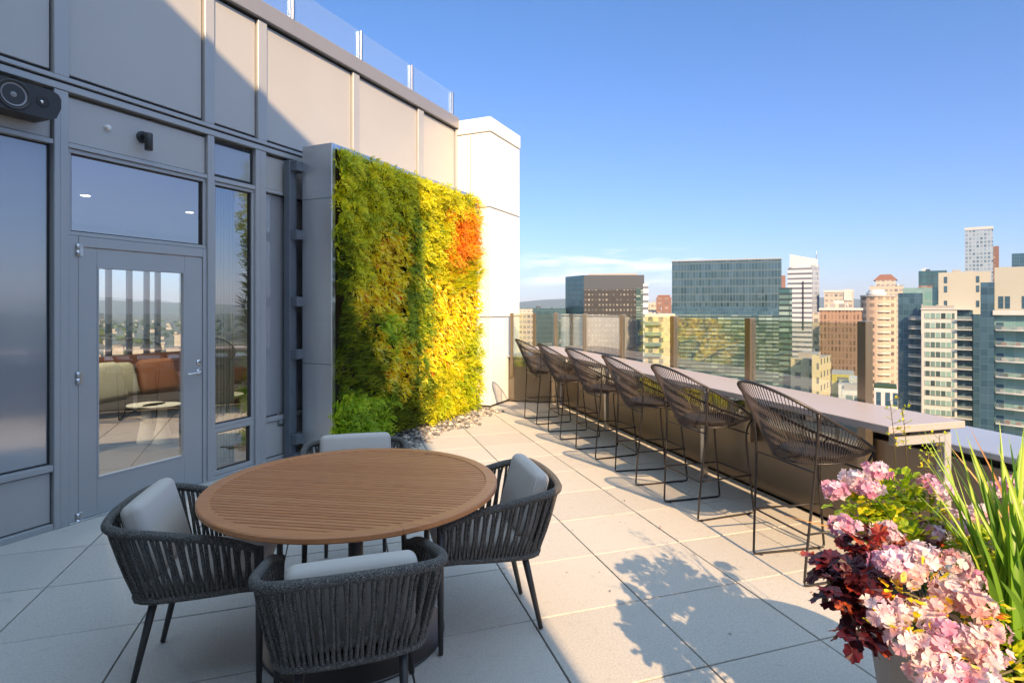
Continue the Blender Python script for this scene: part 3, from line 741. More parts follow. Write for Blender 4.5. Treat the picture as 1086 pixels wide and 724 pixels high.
mb = MB()
for k in range(70):
    a_, b_ = (2.6 + rnd.random() ** 1.3 * 4.5, rnd.choice([1.59, 2.22, .95, 2.86]) + rnd.gauss(0, .02)) if k % 3 else (rnd.uniform(2.4, 4.2), rnd.uniform(1.2, 3.2))
    p = ab(a_, b_, .004); d = Vector((rnd.uniform(-1, 1), rnd.uniform(-1, 1), rnd.uniform(0, .3)))
    leafquad(mb, p, d, UPZ, rnd.uniform(.008, .024), rnd.uniform(.004, .010), rnd.random())
tag(mb.build('fallen_leaf_bits', M['leaf_maroon']), 'scraps of dry leaves and petals caught along the paving joints', 'leaf litter', kind='stuff')

# ================================================================== WALL-MOUNTED THINGS
sp = empty('outdoor_speaker', 'black wall-mounted outdoor speaker with round cone high on the grey panel', 'speaker', MF @ T(tf(2), -.10, 2.985))
m_ = MB(); poly = [(-.30, -.105), (.17, -.105), (.215, -.085), (.245, -.01), (.245, .055), (.225, .085), (.18, .10), (-.30, .10)]
b = m_.add([(x, -.115, z) for x, z in poly] + [(x, .06, z) for x, z in poly]); n = len(poly)
for k in range(n): m_.face((b+k, b+(k+1) % n, b+n+(k+1) % n, b+n+k))
m_.face(tuple(b+k for k in range(n))[::-1]); m_.face(tuple(b+n+k for k in range(n))); m_.fixn = True
m_.build('cabinet', M['black_plastic'], sp)
RX = Matrix.Rotation(R(90), 4, 'X')
m_ = MB(); m_.lathe([(.098, 0), (.098, .006), (.086, .006), (.080, -.004), (.074, -.004)], 40, M=T(-.035, -.116, 0) @ RX, cap=False); m_.build('surround', M['black_plastic'], sp)
m_ = MB(); m_.lathe([(.0745, .0015), (.05, -.010), (.028, -.022), (.024, -.006), (.012, .0), (.0005, .002)], 36, M=T(-.035, -.118, 0) @ RX, cap=False); m_.build('woofer_cone', M['cone_grey'], sp)
m_ = MB(); m_.lathe([(.038, 0), (.038, .003), (.03, .001)], 28, M=T(.13, -.115, .005) @ RX); m_.build('tweeter_plate', M['gasket'], sp)
m_ = MB(); m_.lathe([(.012, 0), (.012, .006), (.0005, .010)], 20, M=T(.125, -.1185, 0) @ RX, cap=False); m_.build('tweeter', M['chrome'], sp)
m_ = MB(); m_.box(-.2, .05, .0605, .099, -.04, .04, bev=.004); m_.build('bracket', M['black_plastic'], sp)
sl = empty('wall_spotlight', 'small black cylinder downlight on a round plate above the door', 'wall light', MF @ T(tf(149.5), -.012, fh(149.5, 146)))
m_ = MB(); m_.lathe([(.048, 0), (.048, .018), (.044, .022)], 28, M=RX); m_.build('wall_plate', M['black_plastic'], sl)
m_ = MB(); m_.tube([(0, -.018, .005), (.0, -.075, .0)], .022, 16); m_.build('arm', M['black_plastic'], sl)
m_ = MB(); m_.lathe([(.027, -.115), (.030, -.112), (.030, .018), (.026, .024)], 24, c=(.0, -.085)); m_.build('lamp_head', M['black_plastic'], sl)
se = empty('door_sensor', 'tiny white round sensor on the header panel beside the black downlight', 'sensor', MF @ T(tf(113), -.012, fh(113, 136)))
m_ = MB(); m_.lathe([(.022, 0), (.022, .01), (.017, .022), (.0005, .024)], 20, M=RX, cap=False); m_.build('base', M['white_panel'], se)
m_ = MB(); m_.tube([(-.012, -.015, .0), (-.03, -.03, .002)], .008, 10); m_.build('nub', M['white_panel'], se)

# ================================================================== TABLE AND CHAIRS
TC = Vector((-.765, 2.862, 0)); TR = .692
table = empty('round_dining_table', 'round slatted teak table on a dark pedestal with a round floor plate', 'table', T(*TC))
m_ = MB(); ri = TR - .058; slat_d = R(-9)
Rz = Matrix.Rotation(slat_d, 4, 'Z')
ns = 40; sw = 2 * ri / ns
for k in range(ns):
    y0 = -ri + k * sw + .0042; y1 = y0 + sw - .0084
    ymx = max(abs(y0), abs(y1)); hx_ = math.sqrt(max(0, (ri + .016) ** 2 - ymx ** 2))
    if hx_ < .02: continue
    n0 = len(m_.v); m_.box(-hx_, hx_, y0, y1, .722, .738, M=Rz, bev=.002)
    t = rnd.random(); m_.t[n0:] = [t] * (len(m_.v) - n0); m_.tints = True
m_.build('slats', M['teak'], table)
m_ = MB()
for q in range(6):
    nseg = 16; a0 = q * PI / 3; prof = [(ri, .716), (ri, .739), (ri + .003, .742), (TR - .006, .742), (TR, .737), (TR, .720), (TR - .006, .714)]
    rings = []; t = rnd.random() * .6 + .2
    for i in range(nseg + 1):
        an = a0 + (PI / 3 - .002) * i / nseg; rings.append(m_.add([(r*math.cos(an), r*math.sin(an), z) for r, z in prof], t))
    for a, b in zip(rings, rings[1:]):
        for k in range(len(prof)): m_.face((a+k, a+(k+1) % len(prof), b+(k+1) % len(prof), b+k))
m_.fixn = True; m_.build('rim', M['teak'], table)
m_ = MB(); m_.lathe([(.30, .700), (.30, .7155)], 32); 
for q in range(4): m_.box(-.60, .60, -.02, .02, .694, .7135, M=Matrix.Rotation(q * PI / 4, 4, 'Z'), bev=.002)
m_.build('spider_frame', M['bronze_coat'], table)
m_ = MB(); m_.lathe([(.036, .012), (.036, .70)], 28); m_.build('pedestal', M['bronze_coat'], table)
m_ = MB(); m_.lathe([(.425, .0005), (.432, .004), (.432, .012), (.426, .016), (.05, .017)], 72); m_.build('floor_plate', M['bronze_coat'], table)

def make_chair(label):
    """faces local +y"""
    ch = empty('rope_armchair', label, 'armchair', T(0, 0, 0), 'rope armchairs around the teak table')
    top = smooth_path([(-.262, .255, .575), (-.285, .12, .632), (-.308, -.10, .680), (-.312, -.22, .702), (-.272, -.305, .716), (-.15, -.335, .722), (0, -.342, .724),
                       (.15, -.335, .722), (.272, -.305, .716), (.312, -.22, .702), (.308, -.10, .680), (.285, .12, .632), (.262, .255, .575)], 121)
    bot = smooth_path([(-.250, .255, .415), (-.258, .12, .408), (-.262, -.05, .402), (-.256, -.16, .400), (-.215, -.222, .400), (-.12, -.245, .400), (0, -.250, .400),
                       (.12, -.245, .400), (.215, -.222, .400), (.256, -.16, .400), (.262, -.05, .402), (.258, .12, .408), (.250, .255, .415)], 121)
    m_ = MB(); m_.tube(top, [.0165 + (.003 * math.sin(PI * i / 120)) for i in range(121)], 12); m_.build('armrest_rail', M['rope'], ch)
    m_ = MB(); m_.tube(bot, .0135, 8); m_.build('lower_rail', M['rope'], ch)
    m_ = MB(); ns_ = 78; rr = random.Random(3)
    for k in range(ns_):
        f = (k + .5) / ns_ * 120; i = int(f); P_ = top[i].lerp(top[min(i+1, 120)], f - i); Q_ = bot[i].lerp(bot[min(i+1, 120)], f - i)
        tg = (top[min(i+1, 120)] - top[max(i-1, 0)]).normalized(); side = 1 if k % 2 else -1
        wob = rr.uniform(.3, 1.0) * .0072; outn = Vector((tg.y, -tg.x, 0)) * (.006 if k % 2 else -.004)
        pts = []
        for q in range(7):
            g_ = q / 6; pts.append(P_.lerp(Q_, g_) + tg * side * wob * math.sin(PI * min(1, g_ * 1.15)) + outn * math.sin(PI * g_) + Vector((rr.uniform(-1, 1), rr.uniform(-1, 1), 0)) * .0012)
        m_.tube(pts, .0078, 6, cap=False)
        m_.tube([Q_ + tg * side * .001 + Vector((0, 0, .016)), Q_ + Vector((0, 0, -.008))], .0115, 6)
    m_.build('rope_weave', M['rope'], ch)
    # seat pan and cushions
    m_ = MB(); m_.box(-.235, .235, -.225, .245, .386, .402, bev=.004); m_.build('seat_frame', M['graphite'], ch)
    m_ = MB(); pill(m_, (-.235, .235), (-.20, .265), (.405, .475), .045); m_.build('seat_cushion', M['cushion'], ch, smooth=True)
    m_ = MB(); tilt = T(0, -.150, .470) @ Matrix.Rotation(R(16), 4, 'X'); pill(m_, (-.220, .220), (-.060, .030), (0, .325), .036, tilt); bc = m_.build('back_cushion', M['cushion'], ch, smooth=True)
    m_ = MB()
    for yy in (-.045, .015):
        m_.tube([tilt @ Vector(p) for p in [(-.2165, yy, .02), (-.2195, yy, .17), (-.2165, yy, .30)]], .0025, 5)
    m_.build('piping', M['cushion'], bc)
    for sx in (-1, 1):
        m_ = MB(); m_.tube([(sx * .258, .262, .585), (sx * .262, .262, .42), (sx * .268, .262, .30), (sx * .275, .262, .006)], [.016, .016, .0155, .0115], 12); m_.build('leg', M['graphite'], ch)
        m_ = MB(); m_.tube([(sx * .175, -.16, .40), (sx * .182, -.25, .006)], [.018, .0115], 12); m_.build('leg', M['graphite'], ch)
    return ch
def pill(m_, xr, yr, zr, r, Mx=None, n=9):
    """soft box cushion: rounded super-ellipsoid with slight crown"""
    cx, cy, cz = (xr[0]+xr[1])/2, (yr[0]+yr[1])/2, (zr[0]+zr[1])/2; hx_, hy_, hz_ = (xr[1]-xr[0])/2, (yr[1]-yr[0])/2, (zr[1]-zr[0])/2
    small = min(hx_, hy_, hz_); r = min(r, small * .96)
    idx = {}
    def pt(dx, dy, dz):
        q = Vector((dx * hx_, dy * hy_, dz * hz_)); inner = Vector((max(-hx_ + r, min(hx_ - r, q.x)), max(-hy_ + r, min(hy_ - r, q.y)), max(-hz_ + r, min(hz_ - r, q.z))))
        d = q - inner
        if d.length > 1e-9: d.normalize()
        p = inner + d * r
        crown = .10 * small * (1 - dx*dx) * (1 - dy*dy) if abs(dz) > .99 else 0
        crown2 = .13 * small * (1 - dx*dx) * (1 - dz*dz) if abs(dy) > .99 else 0
        p += Vector((0, math.copysign(crown2, dy), math.copysign(crown, dz)))
        p = Vector((cx, cy, cz)) + p; return (Mx @ p) if Mx else p
    def sp_(h): # grid lines bunched near the edges
        e = r / h; vals = [-1, -1 + e*.15, -1 + e*.4, -1 + e*.7, -1 + e]; mid = [-(1-e)*.5, 0, (1-e)*.5]
        return vals + mid + [-v for v in vals[::-1]]
    X, Y, Z = sp_(hx_), sp_(hy_), sp_(hz_)
    def fc(us, vs, fn):
        b = [[m_.add([fn(u, v)]) for v in vs] for u in us]
        for i in range(len(us)-1):
            for j in range(len(vs)-1): m_.face((b[i][j], b[i+1][j], b[i+1][j+1], b[i][j+1]), None, True)
    for sg in (-1, 1):
        fc(X, Y, lambda u, v: pt(u, v, sg)); fc(X, Z, lambda u, v: pt(u, sg, v)); fc(Y, Z, lambda u, v: pt(sg, u, v))
    m_.fixn = True; m_.weld = True
_old = MB.build
def _build(s, name, mats, parent=None, smooth=None, loc=None):
    o = _old(s, name, mats, parent, smooth, loc)
    if getattr(s, 'weld', False):
        import bmesh
        bm = bmesh.new(); bm.from_mesh(o.data); bmesh.ops.remove_doubles(bm, verts=bm.verts, dist=.0002); bmesh.ops.recalc_face_normals(bm, faces=bm.faces); bm.to_mesh(o.data); bm.free()
    return o
MB.build = _build

def place(o, c, d):                     # local +y towards d
    d = Vector((d[0], d[1], 0)).normalized(); o.matrix_world = T(c[0], c[1], 0) @ Matrix.Rotation(math.atan2(-d.x, d.y), 4, 'Z')
ch0 = make_chair('dark rope armchair nearest the camera, seen from behind, grey cushion facing the table')
chairs = [(ch0, None), ((-1.38, 2.665), (.975, .225)), ((-.145, 3.015), (-.965, -.26)), ((-.945, 3.53), (.25, -.95))]
labs = [None, 'dark rope armchair with pale tilted cushion on the glass door side of the table',
        'dark rope armchair with sunlit cushion edge, between teak table and bar stools', 'dark rope armchair on the living wall side, mostly hidden behind the teak table']
for (c, d), lb in zip(chairs[1:], labs[1:]):
    o = copy_tree(ch0); place(o, c, d); o['label'] = lb
place(ch0, (-.615, 2.215), (-.316, .949))
for k in sc.collection.objects:
    if k.parent == ch0 and k.name.startswith('back_cushion'): k.location = (0, .02, -.045)

# ================================================================== BAR STOOLS
def make_stool(label):
    """faces local +y (towards the counter); local x runs along the counter"""
    st = empty('wire_bar_stool', label, 'bar stool', T(0, 0, 0), 'wire bar stools along the counter')
    NR = 96
    def rim(f):
        y = -.405 * math.cos(f); x = .345 * math.sin(f) * (1 - .10 * (1 - math.cos(f)) / 2)
        z = .925 + .225 * math.cos(f) - .02 * math.sin(f) ** 2
        return Vector((x, y - .0, z))
    rp = [rim(2 * PI * i / NR) for i in range(NR)]
    def seat(f): return Vector((.215 * math.sin(f), .055 - .235 * math.cos(f), .690 + .012 * math.cos(f + PI)))
    spn = [seat(2 * PI * i / NR) for i in range(NR)]
    m_ = MB(); m_.tube(rp, .0095, 8, closed=True); m_.build('backrest_rim', M['stool_wire'], st)
    m_ = MB(); m_.tube(spn, .006, 6, closed=True); m_.tube([seat(PI * .5), seat(-PI * .5)], .006, 6); m_.tube([seat(0), seat(PI)], .006, 6); m_.build('seat_ring', M['stool_wire'], st)
    m_ = MB(); nc = 112
    for k in range(nc):
        f = 2 * PI * (k + .5) / nc
        if math.cos(f) < -.93: continue
        a_ = rim(f); b_ = seat(f); mid = a_.lerp(b_, .5) + Vector((0, 0, -.012)) + (a_ - b_) * 0
        m_.tube([a_, mid, b_], .0029, 4, cap=False)
    nr = 40
    for k in range(nr):                                   # cords run on under the cushion to the hub
        f = 2 * PI * (k + .5) / nr; b_ = seat(f); m_.tube([b_, Vector((b_.x * .1, .055 + (b_.y - .055) * .1, .682))], .0022, 4, cap=False)
    m_.build('woven_cords', M['stool_cord'], st)
    m_ = MB(); m_.lathe([(.02, .700), (.17, .702), (.196, .712), (.198, .722), (.185, .731), (.10, .736), (.0005, .737)], 32, c=(0, .06), cap=False); m_.build('seat_cushion', M['black_cushion'], st, smooth=True)
    m_ = MB(); m_.box(-.07, .07, .0, .12, .664, .680, bev=.003); m_.build('seat_plate', M['stool_wire'], st)
    for sx in (-1, 1):
        back_foot = Vector((sx * .225, -.20, .0)); front_foot = Vector((sx * .205, .32, .0))
        up_b = rim(sx * PI * .36); up_f = rim(sx * PI * .80)
        r_ = .0075
        m_ = MB(); m_.tube(smooth_path([up_b, Vector((sx * .262, -.155, .72)), Vector((sx * .232, -.19, .20)), back_foot + Vector((0, .0, .03))], 22), r_, 8); m_.build('leg', M['stool_wire'], st)
        m_ = MB(); m_.tube(smooth_path([up_f + Vector((0, 0, -.004)), Vector((sx * .19, .26, .60)), Vector((sx * .20, .30, .20)), front_foot + Vector((0, 0, .03))], 22), r_, 8); m_.build('leg', M['stool_wire'], st)
        m_ = MB(); m_.tube([back_foot + Vector((0, 0, .03)), back_foot + Vector((0, .006, .012)), back_foot + Vector((0, .03, .0085)), front_foot + Vector((0, -.03, .0085)), front_foot + Vector((0, -.006, .012)), front_foot + Vector((0, 0, .03))], r_, 8)
        for y_ in (-.15, .26): m_.tube([(sx * .215, y_, .0005), (sx * .215, y_, .010)], .010, 8)
        m_.build('runner', M['stool_wire'], st)
    m_ = MB(); q = [(-.227, -.192, .30), (.227, -.192, .30), (.203, .298, .30), (-.203, .298, .30)]
    m_.tube(q, .0065, 8, closed=True); m_.build('footrest', M['stool_wire'], st)
    m_ = MB(); m_.tube([(-.20, .275, .62), (.20, .275, .62)], .006, 8); m_.build('stretcher', M['stool_wire'], st)
    m_ = MB(); m_.tube([(-.25, -.16, .66), (.25, -.16, .66)], .006, 8); m_.build('stretcher', M['stool_wire'], st)
    return st
ords = ['nearest the flower planter', 'second from the flower planter', 'third from the flower planter', 'fourth from the flower planter', 'second from the white tower', 'nearest the white tower']
st0 = make_stool('dark wire bar stool with woven cords ' + ords[0])
SA = [2.935, 4.00, 4.90, 5.84, 6.78, 7.72]
for i, a in enumerate(SA):
    o = st0 if i == 0 else copy_tree(st0)
    yaw = [R(-2.5), R(1.5), R(-3), R(4), R(-1.5), R(3)][i]
    p = ab(a, 2.755); o.matrix_world = T(p.x, p.y, 0) @ Matrix.Rotation(math.atan2(-B.x, B.y) + yaw, 4, 'Z')
    o['label'] = 'dark wire bar stool with woven cords ' + ords[i]

# ================================================================== FLOWER PLANTER (right foreground)
PC = Vector((1.56, 1.82, 0)); PH = .62
pot = empty('round_planter', 'dark grey round planter overflowing with pink and maroon plants', 'planter', T(*PC))
m_ = MB(); m_.lathe([(.30, .001), (.315, .01), (.40, PH - .03), (.41, PH - .02), (.412, PH), (.39, PH), (.375, PH - .05)], 64, cap=False); m_.build('pot', M['pot'], pot)
m_ = MB(); m_.lathe([(.0005, PH - .045), (.376, PH - .055)], 40, cap=False); m_.build('soil', M['soil'], pot)

def rosette_leaf(mb, base, d, L_, w_, t, lobes=7, ruffle=.12, cup=.15):
    """broad lobed leaf as a fan of faces"""
    d = d.normalized(); s_ = d.cross(UPZ)
    if s_.length < 1e-3: s_ = Vector((1, 0, 0))
    s_.normalize(); n_ = s_.cross(d).normalized()
    c = mb.add([base + d * L_ * .45], t); ring = []
    k = lobes * 2
    for i in range(k):
        an = -PI + 2 * PI * i / k; rr_ = (1.0 if i % 2 else .80) * (1 - ruffle * rnd.random())
        x = math.cos(an) * .55 * L_ * rr_; y = math.sin(an) * .5 * w_ * rr_
        ring.append(mb.add([base + d * (L_ * .45 + x) + s_ * y + n_ * (cup * L_ * (rnd.uniform(-.5, .8)) * rr_ - .18 * L_ * (x / L_) ** 2)], min(1, max(0, t + rnd.uniform(-.15, .45) * (1 if i % 2 else .3)))))
    for i in range(k): mb.face((c, ring[i], ring[(i+1) % k]), None, False)

def head(name, c, r, mat, parent, n=16, nrm=None):
    mb = MB(); nrm = (nrm or Vector((0, 0, 1))).normalized()
    for k in range(n):
        # florets spread over the outer half of a ball
        z = 1 - 1.45 * (k + .5) / n; a = k * 2.39996; q = math.sqrt(max(0, 1 - z*z)); v = Vector((q*math.cos(a), q*math.sin(a), z))
        v = (nrm.to_track_quat('Z', 'Y').to_matrix() @ v).normalized()
        fc = c + Vector((v.x * 1.15, v.y * 1.15, v.z * .8)) * r * rnd.uniform(.55, 1.22); axis = (v + Vector((rnd.uniform(-.3, .3), rnd.uniform(-.3, .3), rnd.uniform(-.3, .3)))).normalized()
        x = axis.orthogonal().normalized(); y = axis.cross(x); t = rnd.random(); ph = rnd.uniform(0, 6)
        pr = r * rnd.uniform(.40, .58)
        for p in range(5):
            an = ph + p * 2 * PI / 5 + rnd.uniform(-.15, .15); e = x * math.cos(an) + y * math.sin(an); f = axis.cross(e)
            tt = min(1, max(0, t + rnd.uniform(-.2, .2)))
            wv = rnd.uniform(-.3, .45)
            b = mb.add([fc, fc + e*pr*.45 + f*pr*.36 + axis*pr*(.12 + wv*.6), fc + e*pr*.90 + f*pr*.50 + axis*pr*(.30 + wv), fc + e*pr*1.08 + axis*pr*.12,
                        fc + e*pr*.90 - f*pr*.50 + axis*pr*(.30 - wv*.8), fc + e*pr*.45 - f*pr*.36 + axis*pr*.1, fc + e*pr*.6 + axis*pr*.02], tt)
            mb.t[b] = max(0, tt - .5); mb.t[b+6] = max(0, tt - .12)
            for q_ in range(5): mb.face((b+6, b+q_, b+q_+1), None, True)
            mb.face((b+6, b+5, b), None, True)
    return mb.build(name, M[mat], parent)

def stem(mb, a, b, r=.0022, sag=.02):
    mb.tube(smooth_path([a, a.lerp(b, .5) + Vector((rnd.uniform(-.02, .02), rnd.uniform(-.02, .02), sag)), b], 7), r, 5)

def plant(name, label, cat, base, group=None): return empty(name, label, cat, T(*base), group)
def heads_for(pl, specs, mat_for, stems_name='stem', mat_stem='blade'):
    inv = pl.matrix_world.inverted(); sm = MB()
    for (px, py, d, r) in specs:
        c = inv @ at_d(px, py, d); out = (c + Vector((0, 0, .12))).normalized()
        head('flower_head', c, r * .82, mat_for(), pl, n=24 if r > .045 else 17, nrm=(out + Vector((0, -.35, .25))))
        stem(sm, Vector((rnd.uniform(-.03, .03), rnd.uniform(-.03, .03), 0)), c, .0025)
    sm.build(stems_name, M[mat_stem], pl)

# geranium with pink heads at the top left of the pot
def pick(*m): return lambda: rnd.choice(m)
g1 = plant('geranium', 'pink and white geranium at the top of the planter above lime green leaves', 'flowering plant', (1.46, 2.02, PH - .05), 'geraniums in the planter')
heads_for(g1, [(930, 499, 2.08, .040), (908, 512, 2.06, .048), (886, 520, 2.04, .040), (922, 518, 2.0, .038), (895, 558, 1.92, .043), (938, 566, 1.92, .046), (985, 512, 2.1, .034), (1000, 522, 2.05, .04)], pick('petal_pink', 'petal_pale', 'petal_pink'))
g2 = plant('geranium', 'pale pink and peach geranium spilling over the front of the planter', 'flowering plant', (1.42, 1.66, PH - .05), 'geraniums in the planter')
spec2 = [(945, 596, 1.68, .046), (975, 590, 1.74, .047), (968, 610, 1.66, .04), (1012, 596, 1.72, .040), (1030, 612, 1.72, .034), (1008, 628, 1.62, .050), (1030, 640, 1.58, .046), (985, 648, 1.6, .042), (935, 650, 1.58, .042),
         (958, 648, 1.60, .038), (960, 680, 1.52, .044), (990, 690, 1.5, .05), (985, 715, 1.46, .044), (1010, 712, 1.46, .044), (1030, 680, 1.5, .046), (1048, 695, 1.47, .042), (1052, 668, 1.55, .034), (1003, 668, 1.52, .040), (1045, 724, 1.42, .044), (1000, 735, 1.4, .05)]
heads_for(g2, spec2, pick('petal_pale', 'petal_peach', 'petal_pale', 'petal_pink', 'petal_peach'))
g3 = plant('geranium', 'white and mauve geranium between the grass blades at the right', 'flowering plant', (1.74, 1.86, PH - .05), 'geraniums in the planter')
heads_for(g3, [(1040, 545, 1.98, .042), (1012, 548, 2.0, .034), (1060, 520, 2.1, .04), (1078, 516, 2.06, .042), (1075, 548, 1.96, .040), (992, 565, 1.96, .036), (1082, 535, 2.0, .036), (1022, 560, 1.9, .03), (1090, 560, 1.9, .04)], pick('petal_pale', 'petal_pink', 'petal_pale'))

# lime foliage mounds
def mound(name, label, cat, base, specs, mat, L_, w_, dens, lobes=5, hang=False, mats=None):
    pl = plant(name, label, cat, base); inv = pl.matrix_world.inverted(); mb = MB(); sm = MB()
    for (px, py, d, r) in specs:
        c = inv @ at_d(px, py, d)
        stem(sm, Vector((0, 0, 0)), c, .003)
        for k in range(int(dens * (r / .08) ** 2)):
            v = Vector((rnd.gauss(0, 1), rnd.gauss(0, 1), rnd.gauss(0, 1))).normalized() * r * rnd.uniform(.35, 1.05)
            v.z *= .75; dd = v.normalized() + Vector((rnd.uniform(-.5, .5), rnd.uniform(-.5, .5) - .2, rnd.uniform(-.3, .6) if not hang else rnd.uniform(-1.2, .2)))
            rosette_leaf(mb, c + v, dd, L_ * rnd.uniform(.7, 1.2), w_ * rnd.uniform(.7, 1.2), rnd.random(), lobes)
    mb.build('leaves', M[mat], pl); sm.build('stem', M['trunk'], pl); return pl
mound('lime_foliage_plant', 'lime green leafy plant under the top pink flower heads', 'plant', (1.48, 1.98, PH - .05),
      [(905, 535, 2.06, .07), (935, 530, 2.1, .09), (960, 520, 2.14, .08), (975, 545, 2.08, .09), (945, 555, 2.02, .08), (915, 552, 2.02, .06), (965, 575, 1.96, .07)], 'leaf_planter', .040, .034, 85)
mound('lime_foliage_plant', 'lime green leafy plant among the grass blades on the right of the planter', 'plant', (1.72, 1.80, PH - .05),
      [(1015, 575, 1.96, .08), (1045, 580, 1.92, .09), (1075, 590, 1.86, .09), (1060, 630, 1.74, .08), (1082, 670, 1.66, .08), (1075, 705, 1.58, .08)], 'leaf_planter', .040, .034, 80)
mound('coral_foliage_plant', 'orange and yellow leaves between the pale flower heads', 'plant', (1.50, 1.64, PH - .05),
      [(985, 622, 1.66, .06), (960, 628, 1.64, .05), (1020, 655, 1.58, .07), (975, 665, 1.58, .06), (1045, 650, 1.6, .06), (1010, 690, 1.52, .07), (950, 672, 1.55, .05), (1060, 715, 1.5, .06), (1030, 600, 1.76, .05)], 'leaf_varieg', .034, .024, 36)
mound('maroon_foliage_plant', 'dark maroon leafy plant with orange tips hanging over the left rim of the planter', 'plant', (1.32, 1.80, PH - .05),
      [(893, 590, 1.84, .06), (905, 605, 1.78, .07), (925, 590, 1.82, .07), (900, 630, 1.70, .06), (915, 645, 1.66, .06), (925, 632, 1.70, .06), (880, 596, 1.86, .045), (940, 580, 1.9, .06), (960, 580, 1.92, .05), (910, 668, 1.62, .045), (908, 618, 1.72, .06), (985, 560, 2.02, .04)], 'leaf_maroon', .062, .056, 50, 9, True)
# grasses
def blades(name, label, base, n, tips, w_, mat, spread=.05):
    pl = plant(name, label, 'grass plant', base); inv = pl.matrix_world.inverted(); mb = MB()
    for (px, py, d) in tips:
        tip = inv @ at_d(px, py, d)
        for q in range(n):
            b0 = Vector((rnd.uniform(-spread, spread), rnd.uniform(-spread, spread), 0)); tp = tip + Vector((rnd.uniform(-.07, .07), rnd.uniform(-.07, .07), rnd.uniform(-.08, .05)))
            if q == 0: tp = tip
            mid = b0.lerp(tp, .5) + Vector((0, 0, .06 * (tp - b0).length)) - Vector((tp.x - b0.x, tp.y - b0.y, 0)) * (.16 if w_ > .02 else .24)
            P_ = smooth_path([b0, mid, tp], 9); ww = w_ * rnd.uniform(.7, 1.25); prev = None; tt = rnd.random()
            side = (tp - b0).cross(Vector((rnd.uniform(-.3, .3), -1, .2))).normalized()
            for i, p in enumerate(P_):
                f = i / 8; hw = ww * .5 * min(1, .55 + f * 1.2) * (1 - f ** 3) + .0003
                k = mb.add([p - side * hw, p + Vector((0, hw * .5, -hw*.2)), p + side * hw], tt)
                if prev is not None: mb.face((prev, prev+1, k+1, k), None, True); mb.face((prev+1, prev+2, k+2, k+1), None, True)
                prev = k
    mb.build('blade_tuft', M[mat], pl); return pl
blades('strappy_grass', 'tall broad green strap-leaved grass at the right edge of the planter', (1.42, 1.64, PH - .03), 2,
       [(1060, 446, 1.85), (1050, 478, 1.85), (1078, 480, 1.8), (1028, 476, 1.85), (1040, 500, 1.85), (1086, 452, 1.8), (1070, 462, 1.8), (1096, 490, 1.75), (1070, 510, 1.75), (1022, 515, 1.8), (1088, 530, 1.7), (1058, 540, 1.7), (1094, 560, 1.65), (1048, 560, 1.7), (1078, 575, 1.62), (1046, 606, 1.5)], .024, 'blade', .05)
blades('fine_grass', 'thin green grass blades leaning left out of the planter', (1.42, 1.72, PH - .03), 2,
       [(974, 458, 1.95), (985, 488, 1.9), (1000, 468, 1.95), (995, 500, 1.9), (1012, 450, 1.95), (970, 520, 1.85), (990, 535, 1.85)], .009, 'blade')
blades('dry_grass', 'few dry orange grass blades reaching out of the planter', (1.62, 1.78, PH - .05), 1, [(833, 547, 1.95), (1052, 600, 1.7), (1005, 470, 2.2), (1028, 452, 2.2)], .010, 'blade_dry')
# feathery flower stalks rising against the counter
tw = plant('seed_stalk_plant', 'two thin twiggy stalks with tiny yellow-green buds in front of the counter end', 'plant', (1.52, 2.02, PH - .05)); inv = tw.matrix_world.inverted()
sm, bm_ = MB(), MB()
for (px0, py0, px1, py1, d) in ((950, 500, 944, 425, 2.2), (962, 500, 957, 432, 2.2), (985, 510, 984, 478, 2.15), (1000, 520, 996, 462, 2.15)):
    a, b = inv @ at_d(px0, py0, d), inv @ at_d(px1, py1, d); stem(sm, Vector((0, 0, 0)), a, .0018); sm.tube([a, a.lerp(b, .5) + Vector((.004, 0, 0)), b], .0014, 5)
    for q in range(11):
        p = a.lerp(b, .35 + .65 * q / 10); d_ = Vector((rnd.uniform(-1, 1), rnd.uniform(-.5, .5), rnd.uniform(.1, .6))).normalized() * rnd.uniform(.015, .05)
        sm.tube([p, p + d_], .0008, 4)
        for r_ in range(4): leafquad(bm_, p + d_ * rnd.uniform(.5, 1), Vector((rnd.uniform(-1, 1), rnd.uniform(-1, 1), rnd.uniform(-.4, 1))), UPZ, .014, .008, rnd.random())
sm.build('stalk', M['trunk'], tw); bm_.build('foliage', M['leaf_lime'], tw)

# ================================================================== LOUNGE INSIDE
def ipt(px, depth_out, h=0.0):           # a spot inside the room on the sight line of column px, depth behind the facade
    p = P0 + U * tf(px, -depth_out) - NO * depth_out; return Vector((p.x, p.y, h))
def soft(name, mat, parent, xr, yr, zr, r, Mx=None):
    m_ = MB(); pill(m_, xr, yr, zr, r, Mx); return m_.build(name, M[mat], parent, smooth=True)
sofa_p = ipt(128, 2.5)
sofa = empty('lounge_sofa', 'dark sofa inside the glass door seen against the far windows', 'sofa', frame(sofa_p, U) @ T(0, 0, .012))
soft('seat', 'sofa', sofa, (-1.4, .9), (-.45, .45), (.12, .44), .06); soft('backrest', 'sofa', sofa, (-1.4, .9), (.40, .62), (.12, .80), .06)
m_ = MB(); m_.box(-1.35, .85, -.4, .55, .0, .11, bev=.01); m_.build('base', M['gasket'], sofa)
def cushion(lbl, mat, x, y, z, s_, yaw, tilt=20):
    c = empty('throw_pillow', lbl, 'pillow', frame(sofa_p, U) @ T(x, y, z) @ Matrix.Rotation(R(yaw), 4, 'Z') @ Matrix.Rotation(R(-tilt), 4, 'X'), 'pillows on the lounge sofa')
    soft('cover', mat, c, (-s_/2, s_/2), (-.08, .08), (0, s_), .075)
cushion('sage green pillow leaning on the lounge sofa behind the door glass', 'pillow_sage', -.12, .0, .44, .50, 15)
